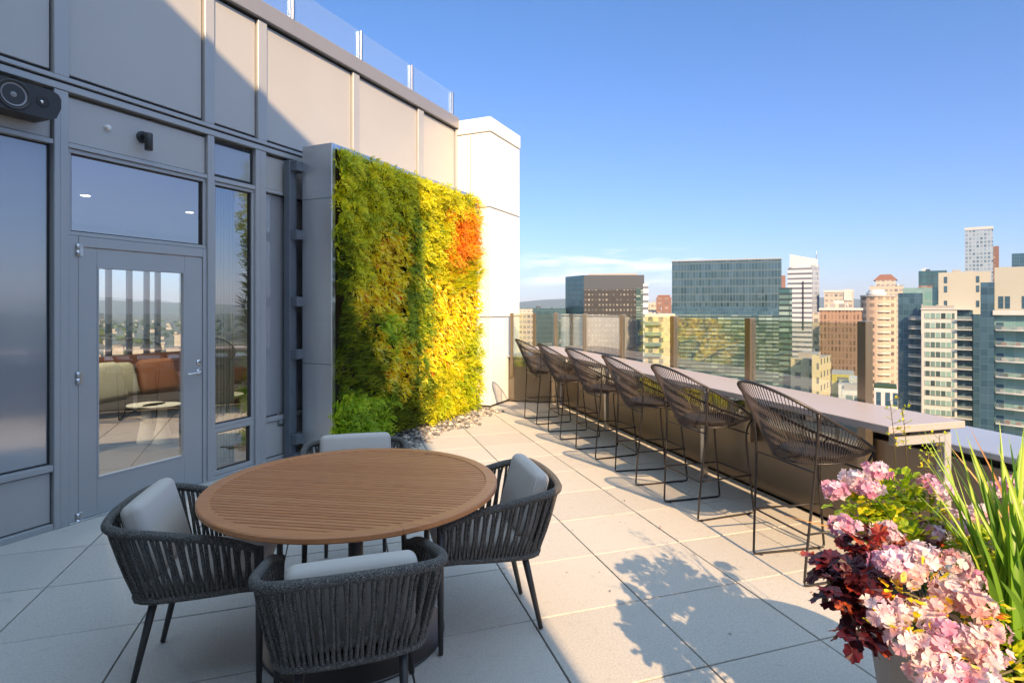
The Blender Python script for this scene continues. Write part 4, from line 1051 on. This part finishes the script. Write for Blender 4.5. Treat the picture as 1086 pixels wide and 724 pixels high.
cushion('rust coloured pillow behind the sage pillow on the lounge sofa', 'pillow_rust', -.42, .18, .44, .46, -10)
cushion('cream patterned pillow in the middle of the lounge sofa', 'curtain', .18, .25, .44, .46, 5)
cushion('tan leather pillow at the right end of the lounge sofa', 'leather', .66, .22, .44, .48, -8)
bench = empty('leather_bench', 'tan leather bench under the far windows', 'bench', frame(ipt(150, 4.2), U) @ T(0, 0, .012))
soft('seat', 'leather', bench, (-1.6, 1.8), (-.25, .3), (.25, .50), .05); soft('backrest', 'leather', bench, (-1.6, 1.8), (.30, .45), (.3, .82), .05); m_ = MB(); m_.box(-1.5, 1.7, -.2, .35, 0, .24, bev=.01); m_.build('base', M['gasket'], bench)
for (px, dep, lb) in ((155, 1.95, 'white pedestal side table left of its twin behind the door glass'), (172, 1.75, 'white pedestal side table right of its twin behind the door glass')):
    p = ipt(px, dep); t_ = empty('side_table', lb, 'side table', T(p.x, p.y, .012), 'white side tables in the lounge')
    m_ = MB(); m_.lathe([(.10, 0), (.10, .02), (.055, .25), (.05, .41)], 28); m_.build('base', M['white_table'], t_)
    m_ = MB(); m_.lathe([(.06, .4105), (.19, .425), (.20, .44), (.195, .45)], 32); m_.build('table_top', M['white_table'], t_)
p = ipt(233, 1.3); t_ = empty('drum_table', 'round black drum table behind the narrow side window', 'side table', T(p.x, p.y, .012))
m_ = MB(); m_.lathe([(.22, 0), (.22, .50)], 32); m_.build('base', M['gasket'], t_); m_ = MB(); m_.lathe([(.26, .5005), (.265, .52), (.26, .535)], 36); m_.build('table_top', M['pillow_sage'], t_)
# chair arc and floor lamp silhouettes near the windows
p = ipt(240, 2.2); lc = empty('lounge_chair', 'black wire-framed lounge chair by the far window behind the narrow side window', 'chair', T(p.x, p.y, .012))
m_ = MB(); m_.tube(smooth_path([(-.3, 0, .45), (-.32, .2, .9), (0, .32, 1.05), (.32, .2, .9), (.3, 0, .45)], 24), .02, 8); m_.build('backrest', M['gasket'], lc)
soft('seat', 'sofa', lc, (-.3, .3), (-.3, .3), (.36, .48), .05)
for sx in (-1, 1):
    for sy in (-1, 1): m_ = MB(); m_.tube([(sx*.24, sy*.24, .37), (sx*.28, sy*.28, 0)], .014, 8); m_.build('leg', M['gasket'], lc)
# curtains behind the side window
cu = empty('curtain', 'beige green floor length curtain gathered behind the narrow side window', 'curtain', frame(P0 + U * (tf(230, -.5)) - NO * .35, U) @ T(0, 0, .013))
for (x0, x1) in ((-.22, .06), (.42, .72)):
    m_ = MB(); prev = None
    for i in range(60):
        x = x0 + (x1 - x0) * i / 59; y = .04 * math.sin(i * .85) + rnd.uniform(-.004, .004)
        k = m_.add([(x, y, 0), (x, y, 2.84)])
        if prev is not None: m_.face((prev, k, k+1, prev+1), None, True)
        prev = k
    m_.build('drape', M['curtain'], cu)

# ================================================================== CITY
GZ = -85.0
g = G('city_ground'); f = g.noise(.004, 6, .6); f2 = g.noise(.03, 4, .7)
tcn = g.node('ShaderNodeTexCoord'); vor = g.node('ShaderNodeTexVoronoi'); vor.inputs['Scale'].default_value = .035; g.l.new(tcn.outputs['Object'], vor.inputs['Vector'])
c = g.mix(g.ramp(f2, [(.4, (0, 0, 0)), (.6, (1, 1, 1))]), (.055, .085, .03), (.17, .16, .145)); c = g.mix(g.math('MULTIPLY', vor.outputs['Distance'], .03), c, (.28, .26, .24))
g.col(c); g.set(.9); M['ground'] = g.m
m_ = MB(); m_.lathe([(.5, GZ), (11800, GZ)], 96, cap=False); tag(m_.build('city_ground', M['ground']), kind='structure')
M['hill'] = paint('far_hill', (.06, .09, .07), .95, 0, .3, .002)
m_ = MB(); prev = None
for i in range(241):
    an = 2 * PI * i / 240; d = 9500 + 1200 * noise.noise(Vector((math.cos(an) * 2, math.sin(an) * 2, 3)))
    hh = 110 + 150 * max(0, noise.noise(Vector((math.cos(an) * 5, math.sin(an) * 5, 0))) + .25) + 25 * noise.noise(Vector((math.cos(an) * 40, math.sin(an) * 40, 0)))
    ring = [(d - 1800, GZ - 5), (d - 900, GZ + hh * .55), (d, GZ + hh), (d + 1500, GZ - 5)]
    k = m_.add([(math.sin(an) * r, math.cos(an) * r, z) for r, z in ring])
    if prev is not None:
        for q in range(3): m_.face((prev+q, k+q, k+q+1, prev+q+1), None, True)
    prev = k
m_.fixn = True; tag(m_.build('far_hills', M['hill']), kind='structure')

def bframe(px0, px1, d, yaw=0.0):
    """building frame: turned to look at the terrace, front face centred on the columns px0..px1 at distance d"""
    th = math.atan(((px0 + px1) / 2 - CX) / F); dr = d / math.cos(th)
    wd = dr * (math.tan(math.atan((px1 - CX) / F) - th) - math.tan(math.atan((px0 - CX) / F) - th))
    return T(math.tan(th) * d, d, 0) @ Matrix.Rotation(R(yaw) - th, 4, 'Z'), wd
def hgt(py, d): return H + (CY - py) * d / F
def tower(name, label, px0, px1, d, ytop, depth, mat, yaw=0, wpx=None, cat='building', parent=None, roof=True):
    Mb, wd = bframe(px0, px1, d, yaw)
    b = parent or empty(name, label, cat, Mb); zt = hgt(ytop, d)
    m_ = MB(); m_.box(-wd/2, wd/2, 0, depth, GZ - 2, zt, uv=True); m_.build('wall', M[mat], b)
    return b, wd, zt
def sub(b, nm, mat, x0, x1, y0, y1, z0, z1, uv=True, bev=0):
    m_ = MB(); m_.box(x0, x1, y0, y1, z0, z1, uv=uv, bev=bev); return m_.build(nm, M[mat], b)

M['g_darkgrid'] = grid_mat('dark_office_grid', (.014, .014, .017), (.04, .045, .05), 2.4, 3.5, .46, .36, (.30, .29, .26), .1, .7, rowvar=.2)
M['band_dark'] = paint('dark_band', (.05, .06, .075), .4)
M['g_tealglass'] = grid_mat('teal_curtain_wall', (.05, .085, .10), (.06, .13, .15), 1.6, 3.6, .9, .84, (.09, .19, .21), .06, .35, metal_glass=.55)
M['g_blueglass'] = grid_mat('blue_curtain_wall', (.07, .11, .13), (.04, .09, .115), 1.5, 4.0, .80, .80, (.085, .15, .19), .05, .35, metal_glass=.5)
M['g_lowglass'] = grid_mat('striped_curtain_wall', (.03, .05, .055), (.05, .14, .15), 3.2, 1.9, .94, .60, (.42, .56, .50), .05, .35, metal_glass=.4, rowvar=.8)
M['g_white'] = grid_mat('white_striped_tower', (.62, .62, .62), (.12, .14, .18), 30, 3.6, 1.0, .42, (.2, .22, .26), .2, .6)
M['g_bluestripe'] = grid_mat('blue_grey_side', (.28, .30, .34), (.10, .13, .18), 1.6, 3.6, .6, .7, None, .1, .6)
M['g_brown'] = grid_mat('brown_fin_facade', (.34, .21, .145), (.12, .075, .055), 1.15, 2.3, .5, .72, (.32, .21, .15), .25, .7, rowvar=.25)
M['g_beige'] = grid_mat('beige_balcony_tower', (.46, .34, .25), (.10, .09, .085), 3.2, 3.1, .60, .55, (.34, .26, .20), .2, .8, rowvar=.1)
M['g_beige2'] = grid_mat('beige_office', (.50, .42, .34), (.16, .16, .17), 3.0, 3.8, .66, .5, (.34, .32, .30), .2, .8)
M['g_cream'] = grid_mat('cream_blocks', (.66, .56, .36), (.13, .14, .13), 3.4, 3.4, .42, .45, (.3, .3, .26), .2, .8)
M['g_yellow'] = grid_mat('yellow_block', (.55, .46, .12), (.12, .13, .12), 4.0, 3.2, .5, .45, None, .2, .8)
M['g_white2'] = grid_mat('white_lowrise', (.66, .66, .62), (.12, .17, .18), 3.2, 3.3, .66, .6, (.28, .35, .36), .1, .8, mull=2)
M['g_red'] = grid_mat('red_brown_block', (.22, .12, .10), (.12, .09, .09), 5.0, 3.6, .5, .5, (.40, .30, .24), .3, .8)
M['g_check'] = grid_mat('chequered_glass_tower', (.34, .40, .46), (.09, .17, .24), 2.6, 3.4, .62, .62, (.40, .50, .56), .06, .4, metal_glass=.3)
M['cream_wall'] = paint('cream_render', (.42, .405, .34), .7, 0, .06, .2)
M['white_slab'] = paint('white_concrete', (.52, .515, .49), .7, 0, .06, .5)
M['roof_grey'] = paint('roof_membrane', (.34, .33, .31), .9, 0, .15, .3)
M['terracotta'] = paint('terracotta_roof', (.20, .09, .06), .8)
M['sea_glass'] = grid_mat('condo_window', (.50, .54, .50), (.26, .40, .37), 1.1, 2.5, .86, .94, (.03, .05, .06), .06, .4)
M['dk_glass'] = grid_mat('condo_dark_glass', (.06, .11, .15), (.045, .10, .15), 1.25, 1.6, .92, .9, (.075, .15, .20), .05, .3, metal_glass=.3)
M['green_glass'] = grid_mat('condo_green_glass', (.20, .30, .29), (.13, .26, .25), 1.6, 3.0, .92, .8, (.22, .36, .34), .06, .3)
M['balu'] = glass_mat('balcony_glass', (.8, .88, .86), 1.3, .02, 1.5, .12, .12)

# --- left of centre
b, wd, zt = tower('teal_office', 'low teal glass office block beside the white tower', 546, 600, 420, 326.5, 50, 'g_tealglass')
sub(b, 'side_wall', 'g_beige2', -wd/2 - .5, -wd/2 + 13, -.6, 45, GZ, zt - .8); sub(b, 'roof_rail', 'white_slab', -wd/2 + 14, wd/2, -1, 0, zt - 52, zt - 49, False)
D2 = 400
Mb, wd = bframe(597, 683, D2, 0)
b = empty('dark_office_tower', 'dark brown office tower with rows of small windows and a teal glass corner', 'building', Mb)
x_e = -wd/2 + wd * 22 / 86
zt = hgt(291.5, D2)
def poly_wall(bb, nm, mat, pts, z0, z1):
    m_ = MB(); m_.prism(pts, z0, z1, True); return m_.build(nm, M[mat], bb)
pl_ = [(x_e, 0), (wd/2, 4), (wd/2 + 2, 34), (-wd/2, 26)]
poly_wall(b, 'wall', 'g_darkgrid', [(x_e, 0), (wd/2, 4), (wd/2, 34), (x_e + .2, 30)], GZ, zt - 10)
poly_wall(b, 'glass_side', 'g_tealglass', [(x_e - .01, -.02), (x_e + .19, 30), (-wd/2, 26)][::-1] if False else [(-wd/2, 22), (x_e - .02, -.1), (x_e + .1, 30)], GZ, zt)
poly_wall(b, 'parapet_band', 'band_dark', [(x_e, -.05), (wd/2 + .1, 3.95), (wd/2 + .1, 34.1), (x_e + .2, 30)], zt - 9.9, zt)
sub(b, 'penthouse', 'roof_grey', x_e + 3, wd/2 - 4, 8, 20, zt + .01, zt + 1.4, False)
poly_wall(b, 'glass_corner', 'g_lowglass', [(wd/2 - 5.5, 3.0), (wd/2 + .3, 3.7), (wd/2 + .4, 5), (wd/2 - 5.5, 5)], GZ, zt - 9)
b, wd, zt = tower('white_slab_tower', 'narrow white tower edge just right of the dark office tower', 682, 687.5, 300, 301, 26, 'g_white')
b, wd, zt = tower('pale_apartment_block', 'small pale apartment block on the skyline right of the dark office tower', 686, 699, 480, 321, 25, 'g_beige2')
b, wd, zt = tower('red_brick_tower', 'small red-brown tower left of the large blue glass building', 696, 712, 440, 315, 25, 'g_red'); sub(b, 'roof_block', 'terracotta', -wd/2 + 1, wd/2 - 1, 3, 15, zt, zt + 1.6, False)
b, wd, zt = tower('cream_apartment_block', 'cream yellow apartment block with green balconies behind the glass railing', 684, 716, 190, 333, 22, 'g_cream')
for k in range(9):
    m_ = MB(); z = zt - 3.6 - 3.4 * k; m_.box(-wd/2 - .3, wd/2 * .1, -1.2, 0, z, z + .25); m_.box(-wd/2 - .3, wd/2 * .1, -1.25, -1.15, z + .3, z + 1.15); m_.build('balcony', M['green_glass'], b, False)
# --- big blue glass block
D5 = 300
b, wd, zt = tower('blue_glass_office', 'large blue-grey glass office block with a flat roof in the middle of the skyline', 711, 827, D5, 276, 40, 'g_blueglass')
sub(b, 'roof_edge', 'roof_grey', -wd/2 - .15, wd/2 + .15, -.15, 40.1, zt, zt + .5, False)
sub(b, 'lower_block', 'g_lowglass', -wd/2 + .5, wd/2 + 1.2, -2.5, 38, GZ, hgt(334, D5)); sub(b, 'dark_band', 'dk_glass', -wd/2 + .3, wd/2 - .3, -.4, 0, hgt(333.9, D5), hgt(325, D5))
b, wd, zt = tower('green_glass_slab', 'slim green glass building against the right side of the blue glass block', 826, 840, 200, 305, 30, 'g_lowglass'); sub(b, 'core', 'g_red', -wd/2 + .8, 0, 6, 16, zt, zt + 4.5)
# --- white tower
D6 = 430
Mb, wd = bframe(835, 869, D6, 0); b = empty('white_office_tower', 'tall white striped office tower with slanted crown and antenna', 'skyscraper', Mb); zt = hgt(283, D6)
x1 = (860 - 852) / F * D6
poly_wall(b, 'wall', 'g_white', [(-wd/2, 2), (x1, 0), (x1 + .5, 24), (-wd/2 + 1, 24)], GZ, zt)
poly_wall(b, 'side_wall', 'g_bluestripe', [(x1 + .02, 0), (wd/2, 8), (wd/2, 24), (x1 + .52, 24)], GZ, hgt(281, D6))
m_ = MB(); z1, z2 = hgt(271, D6), hgt(269, D6); xa, xb = -wd/2 + 1.5, wd/2 - 1.2
k = m_.add([(xa, 1, zt), (xb, 5, zt), (xb, 22, zt), (xa, 22, zt), (xa, 1, hgt(269, D6)), (xb, 5, hgt(275, D6)), (xb, 22, hgt(275, D6)), (xa, 22, hgt(269, D6))])
for f_ in ((0,1,5,4),(1,2,6,5),(2,3,7,6),(3,0,4,7),(4,5,6,7)): m_.face(tuple(k+q for q in f_))
m_.fixn = True; m_.build('crown', M['white_slab'], b)
m_ = MB(); m_.tube([(xb - .8, 8, hgt(277, D6)), (xb - .8, 8, hgt(262, D6))], [.35, .12], 6); m_.build('antenna', M['steel'], b)
m_ = MB(); m_.box(-wd/2 + 10, -wd/2 + 10.8, .3, 1.3, hgt(350, D6), hgt(298, D6)); m_.build('facade_slot', M['gasket'], b)
b, wd, zt = tower('cream_slim_block', 'narrow cream building between the white tower and the brown block', 862, 869, 300, 331, 18, 'g_beige2')
b, wd, zt = tower('cream_corner_block', 'small cream building with lit left side below the white tower', 838, 866, 150, 380, 16, 'g_cream', -14); sub(b, 'roof_block', 'g_beige2', -2, 2, 3, 9, zt, zt + 1.3)
b, wd, zt = tower('cream_narrow_block', 'narrow cream walk-up block left of the brown office block', 861, 868.5, 140, 376, 9, 'g_cream')
b, wd, zt = tower('brown_office_block', 'brown fin-clad office block with a flat roof right of the white tower', 869, 914, 210, 329, 30, 'g_brown')
sub(b, 'roof_edge', 'white_slab', -wd/2 - .3, wd/2 + .3, -.3, 30.2, zt, zt + .8, False); sub(b, 'penthouse', 'g_beige2', -wd/2 + 2.5, wd/2 - 5, 6, 16, zt + .8, zt + 2.4); sub(b, 'penthouse', 'white_slab', -wd/2 + 4.5, 1, 8, 14, zt + 2.41, zt + 3.6, False)
b, wd, zt = tower('grey_beige_tower', 'greyish beige office tower behind the brown block', 874, 905, 420, 310, 30, 'g_beige2'); sub(b, 'crown_wing', 'red_none' if False else 'white_slab', wd/2 - 6, wd/2 - 1, -.5, 12, zt - 6, zt + 2.2, False); sub(b, 'roof_band', 'white_slab', -wd/2 - .4, wd/2 + .3, -.4, 20, zt, zt + 1.6, False)
# --- round-fronted beige tower
D10 = 260
Mb, wd = bframe(912, 951, D10, 0); b = empty('round_beige_tower', 'beige balcony tower with a rounded front and round rooftop cap', 'skyscraper', Mb); zt = hgt(314.5, D10)
pts = [(-wd/2, 5), (-wd/2 + 3.6, 2.2)] + [(-1.0 + 6.2 * math.sin(R(a_)) * .98, 3.6 - 5.0 * math.cos(R(a_))) for a_ in range(-50, 81, 13)] + [(wd/2, 4.5), (wd/2, 20), (-wd/2, 20)]
poly_wall(b, 'wall', 'g_beige', pts, GZ, zt)
m_ = MB(); m_.lathe([(3.9, zt), (3.9, zt + 1.9), (3.2, zt + 2.2), (3.2, zt + 3.0), (2.0, zt + 3.3)], 24, c=(-.8, 6)); m_.build('roof_cap', M['white_slab'], b)
m_ = MB(); m_.prism([(p[0] * 1.03, p[1] - .3) for p in pts], zt + .01, zt + .7); m_.build('cornice', M['roof_grey'], b)
for k in range(16):
    m_ = MB(); z = zt - 4 - 6.2 * k * .5; m_.lathe([(4.5, z), (4.5, z + .9)], 20, c=(.4, 3.0)); m_.build('balcony', M['g_beige2'] if False else M['cream_wall'], b)
D11 = 430
b, wd, zt = tower('pyramid_roof_tower', 'pale stone tower with a red-brown pyramid roof behind the round beige tower', 922, 958, D11, 303, 24, 'g_beige2')
sub(b, 'crown', 'g_beige2', -wd/2 + 4, wd/2 - 5, 2, 20, zt, hgt(297, D11)); m_ = MB(); z0, z1 = hgt(297, D11), hgt(290.5, D11)
k = m_.add([(-8.2, 2, z0), (7, 2, z0), (7, 19, z0), (-8.2, 19, z0), (-4, 7, z1), (3, 7, z1), (3, 14, z1), (-4, 14, z1)])
for f_ in ((0,1,5,4),(1,2,6,5),(2,3,7,6),(3,0,4,7),(4,5,6,7)): m_.face(tuple(k+q for q in f_))
m_.fixn = True; m_.build('roof', M['terracotta'], b)
# --- low-rise in front
b, wd, zt = tower('yellow_lowrise', 'small yellow-green apartment house below the brown office block', 882, 906, 120, 397, 10, 'g_yellow')
b, wd, zt = tower('white_lowrise', 'small white building with rooftop rooms beside the yellow house', 889, 912, 112, 408, 9, 'g_white2'); sub(b, 'penthouse', 'white_slab', 0, wd/2 - .4, 2, 7, zt, zt + 1.1, False)
b, wd, zt = tower('grey_lowrise', 'grey glazed low building near the terminal railing post', 893, 915, 100, 414, 8, 'g_white2'); sub(b, 'penthouse', 'roof_grey', -1.3, .8, 2, 5, zt, zt + .8, False)
b, wd, zt = tower('white_frame_house', 'white framed building with tall dark windows right of the railing post', 927, 952, 95, 413, 9, 'white_slab', cat='building')
for x in (-1.3, -.05, 1.0):
    m_ = MB(); m_.box(x, x + .62, -.06, .02, zt - 2.6, zt - .45, uv=True); m_.build('window', M['dk_glass'], b)
sub(b, 'roof_garden', 'leaf_tree', -1.7, 1.5, 1.5, 6, zt, zt + .35, False)

# --- near condominium cluster on the right
D13 = 150.0
TH13 = math.atan((1004 - CX) / F)
def X(px): return D13 / math.cos(TH13) * math.tan(math.atan((px - CX) / F) - TH13)
cond = empty('white_glass_condominium', 'white and green glass condominium with stacked balconies at the right of the skyline', 'building', T(math.tan(TH13) * D13, D13, 0) @ Matrix.Rotation(-TH13, 4, 'Z'))
def cb(nm, mat, px0, px1, y0, y1, yt, yb=None, uv=True): 
    z0 = GZ if yb is None else hgt(yb, D13); m_ = MB(); m_.box(X(px0), X(px1), y0, y1, z0, hgt(yt, D13), uv=uv); return m_.build(nm, M[mat], cond)
cb('glass_wing', 'dk_glass', 951.5, 978, 3.5, 14, 310); cb('glass_wing', 'green_glass', 956, 1000, 6, 15, 304)
cb('wall', 'white_slab', 977, 1015, .0, 12, 328.5)
cb('upper_wall', 'cream_wall', 995, 1052, 5, 20, 288); cb('balcony_core', 'dk_glass', 1015.2, 1032, 1.4, 12, 329); cb('glass_bay', 'dk_glass', 1032.2, 1056, .2, 12, 333)
cb('roof_edge', 'white_slab', 976.5, 1032, -.2, 12.2, 327, 328.4)
FH = 10.3 * D13 / F
for k in range(14):                                     # storeys
    yt = 332 + k * 10.3; z1 = hgt(yt, D13); z0 = z1 - FH * .56
    m_ = MB(); m_.box(X(981), X(1012.5), -.12, .02, z0, z1, uv=True); m_.build('window', M['sea_glass'], cond)
    m_ = MB(); zb = z0 - FH * .16; m_.box(X(1014.8), X(1031), -.9, 1.39, zb, zb + .16); bo = m_.build('balcony', M['white_slab'], cond)
    m_ = MB(); m_.box(X(1015), X(1030.8), -.88, -.84, zb + .17, zb + .95); m_.build('balustrade', M['balu'], bo)
    m_ = MB(); pts = [(X(962.5), 3.4), (X(963), 2.0), (X(966), 1.1), (X(976.8), .8), (X(976.8), 3.4)]
    m_.prism(pts, zb, zb + .16); bo = m_.build('balcony', M['white_slab'], cond)
    m_ = MB(); pr = None
    for p in pts[:4]:
        q = m_.add([(p[0], p[1], zb + .17), (p[0], p[1], zb + .95)])
        if pr is not None: m_.face((pr, q, q+1, pr+1))
        pr = q
    m_.build('balustrade', M['balu'], bo)
for (px, py) in ((1003, 296), (1003, 306), (1003, 322), (1038, 296), (1038, 306), (1038, 322)):
    m_ = MB(); m_.box(X(px - 1.6), X(px + 1.6), 4.9, 5.01, hgt(py + 3.4, D13), hgt(py - 3.4, D13), uv=True); m_.build('window', M['dk_glass'], cond)
for (px0, px1, yt) in ((1010, 1020, 284.5), (1024, 1034, 286)):
    m_ = MB(); m_.box(X(px0), X(px1), 9, 13, hgt(288, D13), hgt(yt, D13)); m_.build('roof_plant', M['roof_grey'], cond)
# roof terrace plants and people-high screens on the white block
m_ = MB()
for k in range(9): m_.box(X(977 + k * 4), X(977 + k * 4) + .35, 2, 2.5, hgt(327, D13), hgt(327, D13) + rnd.uniform(.4, 1.1))
m_.box(X(978), X(1012), .3, .34, hgt(327, D13), hgt(327, D13) + .7); m_.build('roof_furniture', M['roof_grey'], cond)

D14 = 120.0
TH14 = math.atan((1072 - CX) / F)
def X4(px): return D14 / math.cos(TH14) * math.tan(math.atan((px - CX) / F) - TH14)
c2 = empty('balcony_tower', 'pale green condominium tower with deep curved balconies at the right picture edge', 'building', T(math.tan(TH14) * D14, D14, 0) @ Matrix.Rotation(-TH14, 4, 'Z'))
def cb2(nm, mat, px0, px1, y0, y1, yt, yb=None):
    z0 = GZ if yb is None else hgt(yb, D14); m_ = MB(); m_.box(X4(px0), X4(px1), y0, y1, z0, hgt(yt, D14), uv=True); return m_.build(nm, M[mat], c2)
cb2('glass_fin', 'dk_glass', 1040, 1054.5, -1.0, 8, 299); cb2('wall', 'green_glass', 1054.7, 1125, 0, 12, 333); cb2('upper_wall', 'cream_wall', 1054.7, 1125, .4, 12, 283, 332.9)
cb2('roof_tower', 'dk_glass', 1073, 1125, 3, 12, 268); cb2('floor_edge', 'white_slab', 1053, 1125, -1.2, 0, 329, 334)
for k in range(9):
    yb = 349.5 + 16.6 * k; zb = hgt(yb, D14); m_ = MB()
    pts = [(X4(1055), 0), (X4(1056), -1.2), (X4(1075), -1.9), (X4(1125), -2.2), (X4(1125), 0)]
    m_.prism(pts, zb - .22, zb); bo = m_.build('balcony', M['white_slab'], c2)
    m_ = MB(); pr = None
    for p in pts[:4]:
        q = m_.add([(p[0], p[1] + .04, zb + .01), (p[0], p[1] + .04, zb + .85)])
        if pr is not None: m_.face((pr, q, q+1, pr+1))
        pr = q
    m_.build('balustrade', M['balu'], bo)
    m_ = MB(); 
    for q in range(3): xx = X4(1062 + q * 18 + rnd.uniform(-4, 4)); m_.box(xx, xx + rnd.uniform(.4, .9), -1.0, -.5, zb + .01, zb + rnd.uniform(.5, .8))
    m_.build('balcony_furniture', M[rnd.choice(['g_red', 'roof_grey', 'leaf_tree'])], bo)
    m_ = MB(); m_.box(X4(1056.5), X4(1064.5), -.05, .02, zb + .05, zb + 1.5, uv=True); m_.build('window', M['dk_glass'], c2)
for x in (1059, 1066, 1084):
    m_ = MB(); m_.box(X4(x), X4(x + 5.2), .33, .42, hgt(327, D14), hgt(314, D14), uv=True); m_.build('window', M['dk_glass'], c2)

b, wd, zt = tower('chequered_tower', 'tall chequered blue glass tower rising highest at the right', 1023, 1053, 520, 243, 24, 'g_check', cat='skyscraper'); sub(b, 'crown', 'white_slab', -wd/2 - .2, wd/2 + .2, -.4, 2, zt - .5, zt + 2, False)
b, wd, zt = tower('red_brown_slab_tower', 'narrow red-brown tower tucked behind the chequered tower', 1050, 1059.5, 545, 261, 20, 'g_red', cat='skyscraper')
b, wd, zt = tower('teal_glass_tower', 'dark teal glass office top above the white condominium', 974, 1004, 300, 287, 20, 'g_tealglass'); sub(b, 'lower_block', 'g_red', -wd/2, 0, -4, 0, GZ, hgt(303, 300))

def roof_kit(root, x0, x1, y0, y1, z, n, hmax):
    for q in range(n):
        w_, l_, h_ = rnd.uniform(.08, .22) * (x1 - x0), rnd.uniform(.1, .3) * (y1 - y0), rnd.uniform(.3, 1) * hmax
        x, y = rnd.uniform(x0, x1 - w_), rnd.uniform(y0, y1 - l_)
        m_ = MB(); m_.box(x, x + w_, y, y + l_, z, z + h_); m_.build('roof_plant', M[rnd.choice(['roof_grey', 'white_slab', 'band_dark'])], root)
    m_ = MB(); x = rnd.uniform(x0, x1); m_.tube([(x, y1, z), (x, y1, z + hmax * 2)], .12, 5); m_.build('mast', M['steel'], root)
by = {o.name: o for o in sc.collection.objects}
def top_of(nm):
    return max(v[2] for k in sc.collection.objects if k.parent == by[nm] for v in k.bound_box)
for nm, x0, x1, y0, y1, n, hm in (('brown_office_block', -6, 6, 6, 26, 3, 1.6), ('blue_glass_office', -24, 24, 10, 34, 5, 1.5), ('dark_office_tower', -8, 22, 8, 28, 4, 2), ('teal_office', -6, 14, 4, 30, 3, 1.5), ('pale_apartment_block', -3, 3, 3, 18, 2, 2), ('grey_beige_tower', -7, 7, 4, 20, 3, 2), ('cream_apartment_block', -4, 4, 4, 18, 3, 1.2), ('cream_corner_block', -2.5, 2.5, 3, 12, 3, .9), ('white_lowrise', -1.6, 1.6, 2, 7, 3, .5), ('grey_lowrise', -1.4, 1.4, 2, 6, 3, .5), ('pyramid_roof_tower', 3, 11, 2, 18, 2, 2), ('teal_glass_tower', -5, 5, 3, 16, 2, 1.5)):
    kids = [k for k in sc.collection.objects if k.parent == by[nm] and k.name.startswith('wall')]
    roof_kit(by[nm], x0, x1, y0, y1, max(v[2] for v in kids[0].bound_box), n, hm)

# ---- houses seen far off through the lounge and between the towers, too many to count
M['house_pale'] = paint('far_house_walls', (.46, .41, .34), .9, 0, .3, .02)
M['house_roof'] = paint('far_house_roofs', (.20, .15, .12), .9, 0, .4, .02)
mbh, mbr, mbt = MB(), MB(), MB()
placed = [(o.matrix_world.translation.x, o.matrix_world.translation.y) for o in sc.collection.objects if o.get('category') in ('building', 'skyscraper')]
for k in range(5200):
    an = rnd.uniform(0, 2 * PI); d = 220 * (20 ** rnd.random()); x, y = math.sin(an) * d, math.cos(an) * d
    if abs(x) < 60 and abs(y) < 60: continue
    Mh = T(x, y, 0) @ Matrix.Rotation(R(16 + 90 * rnd.randint(0, 1)) , 4, 'Z'); big = rnd.random() < .05
    w_, l_, h_ = rnd.uniform(8, 18), rnd.uniform(9, 26), rnd.uniform(6, 14)
    if big and d > 500: w_, l_, h_ = rnd.uniform(15, 30), rnd.uniform(15, 34), rnd.uniform(18, 55)
    if 0 < math.degrees(math.atan2(x, y)) < 45 and d < 520: h_ *= .6
    mbh.box(-w_/2, w_/2, -l_/2, l_/2, GZ, GZ + h_, M=Mh)
    mbr.box(-w_/2 - .3, w_/2 + .3, -l_/2 - .3, l_/2 + .3, GZ + h_ + .01, GZ + h_ + .7, M=Mh)
for k in range(9000):
    an = rnd.uniform(0, 2 * PI); d = 200 * (20 ** rnd.random()); c = Vector((math.sin(an) * d, math.cos(an) * d, GZ + rnd.uniform(3, 8))); r = rnd.uniform(4, 9) * (1 + d / 4000)
    b_ = mbt.add([c + Vector((p[0], p[1], p[2] * .8)) * r * rnd.uniform(.75, 1.15) for p in ico], rnd.random())
    for f in icf: mbt.face(tuple(b_ + q for q in f))
tag(mbh.build('distant_houses', M['house_pale']), 'spread of small pale houses covering the land out to the hills', 'houses', kind='stuff')
tag(mbr.build('distant_roofs', M['house_roof']), 'flat brown roofs of the far-off houses across the land', 'roofs', kind='stuff')
tag(mbt.build('distant_trees', M['leaf_tree']), 'green street trees scattered among the far-off houses', 'trees', kind='stuff')

# ---- the air itself: far things fade to pale blue
hz = bpy.data.materials.new('haze_air'); hz.use_nodes = True; hn = hz.node_tree; hn.nodes.clear()
ho = hn.nodes.new('ShaderNodeOutputMaterial'); hv = hn.nodes.new('ShaderNodeVolumePrincipled')
hv.inputs['Color'].default_value = (.72, .82, 1, 1); hv.inputs['Density'].default_value = .5e-4; hv.inputs['Anisotropy'].default_value = .1
hn.links.new(hv.outputs[0], ho.inputs['Volume'])
m_ = MB(); m_.box(-12300, 12300, -12300, 12300, GZ - 8, 420)
tag(m_.build('haze', hz), 'thin bluish haze lying over the city and the far hills', 'haze', kind='stuff')
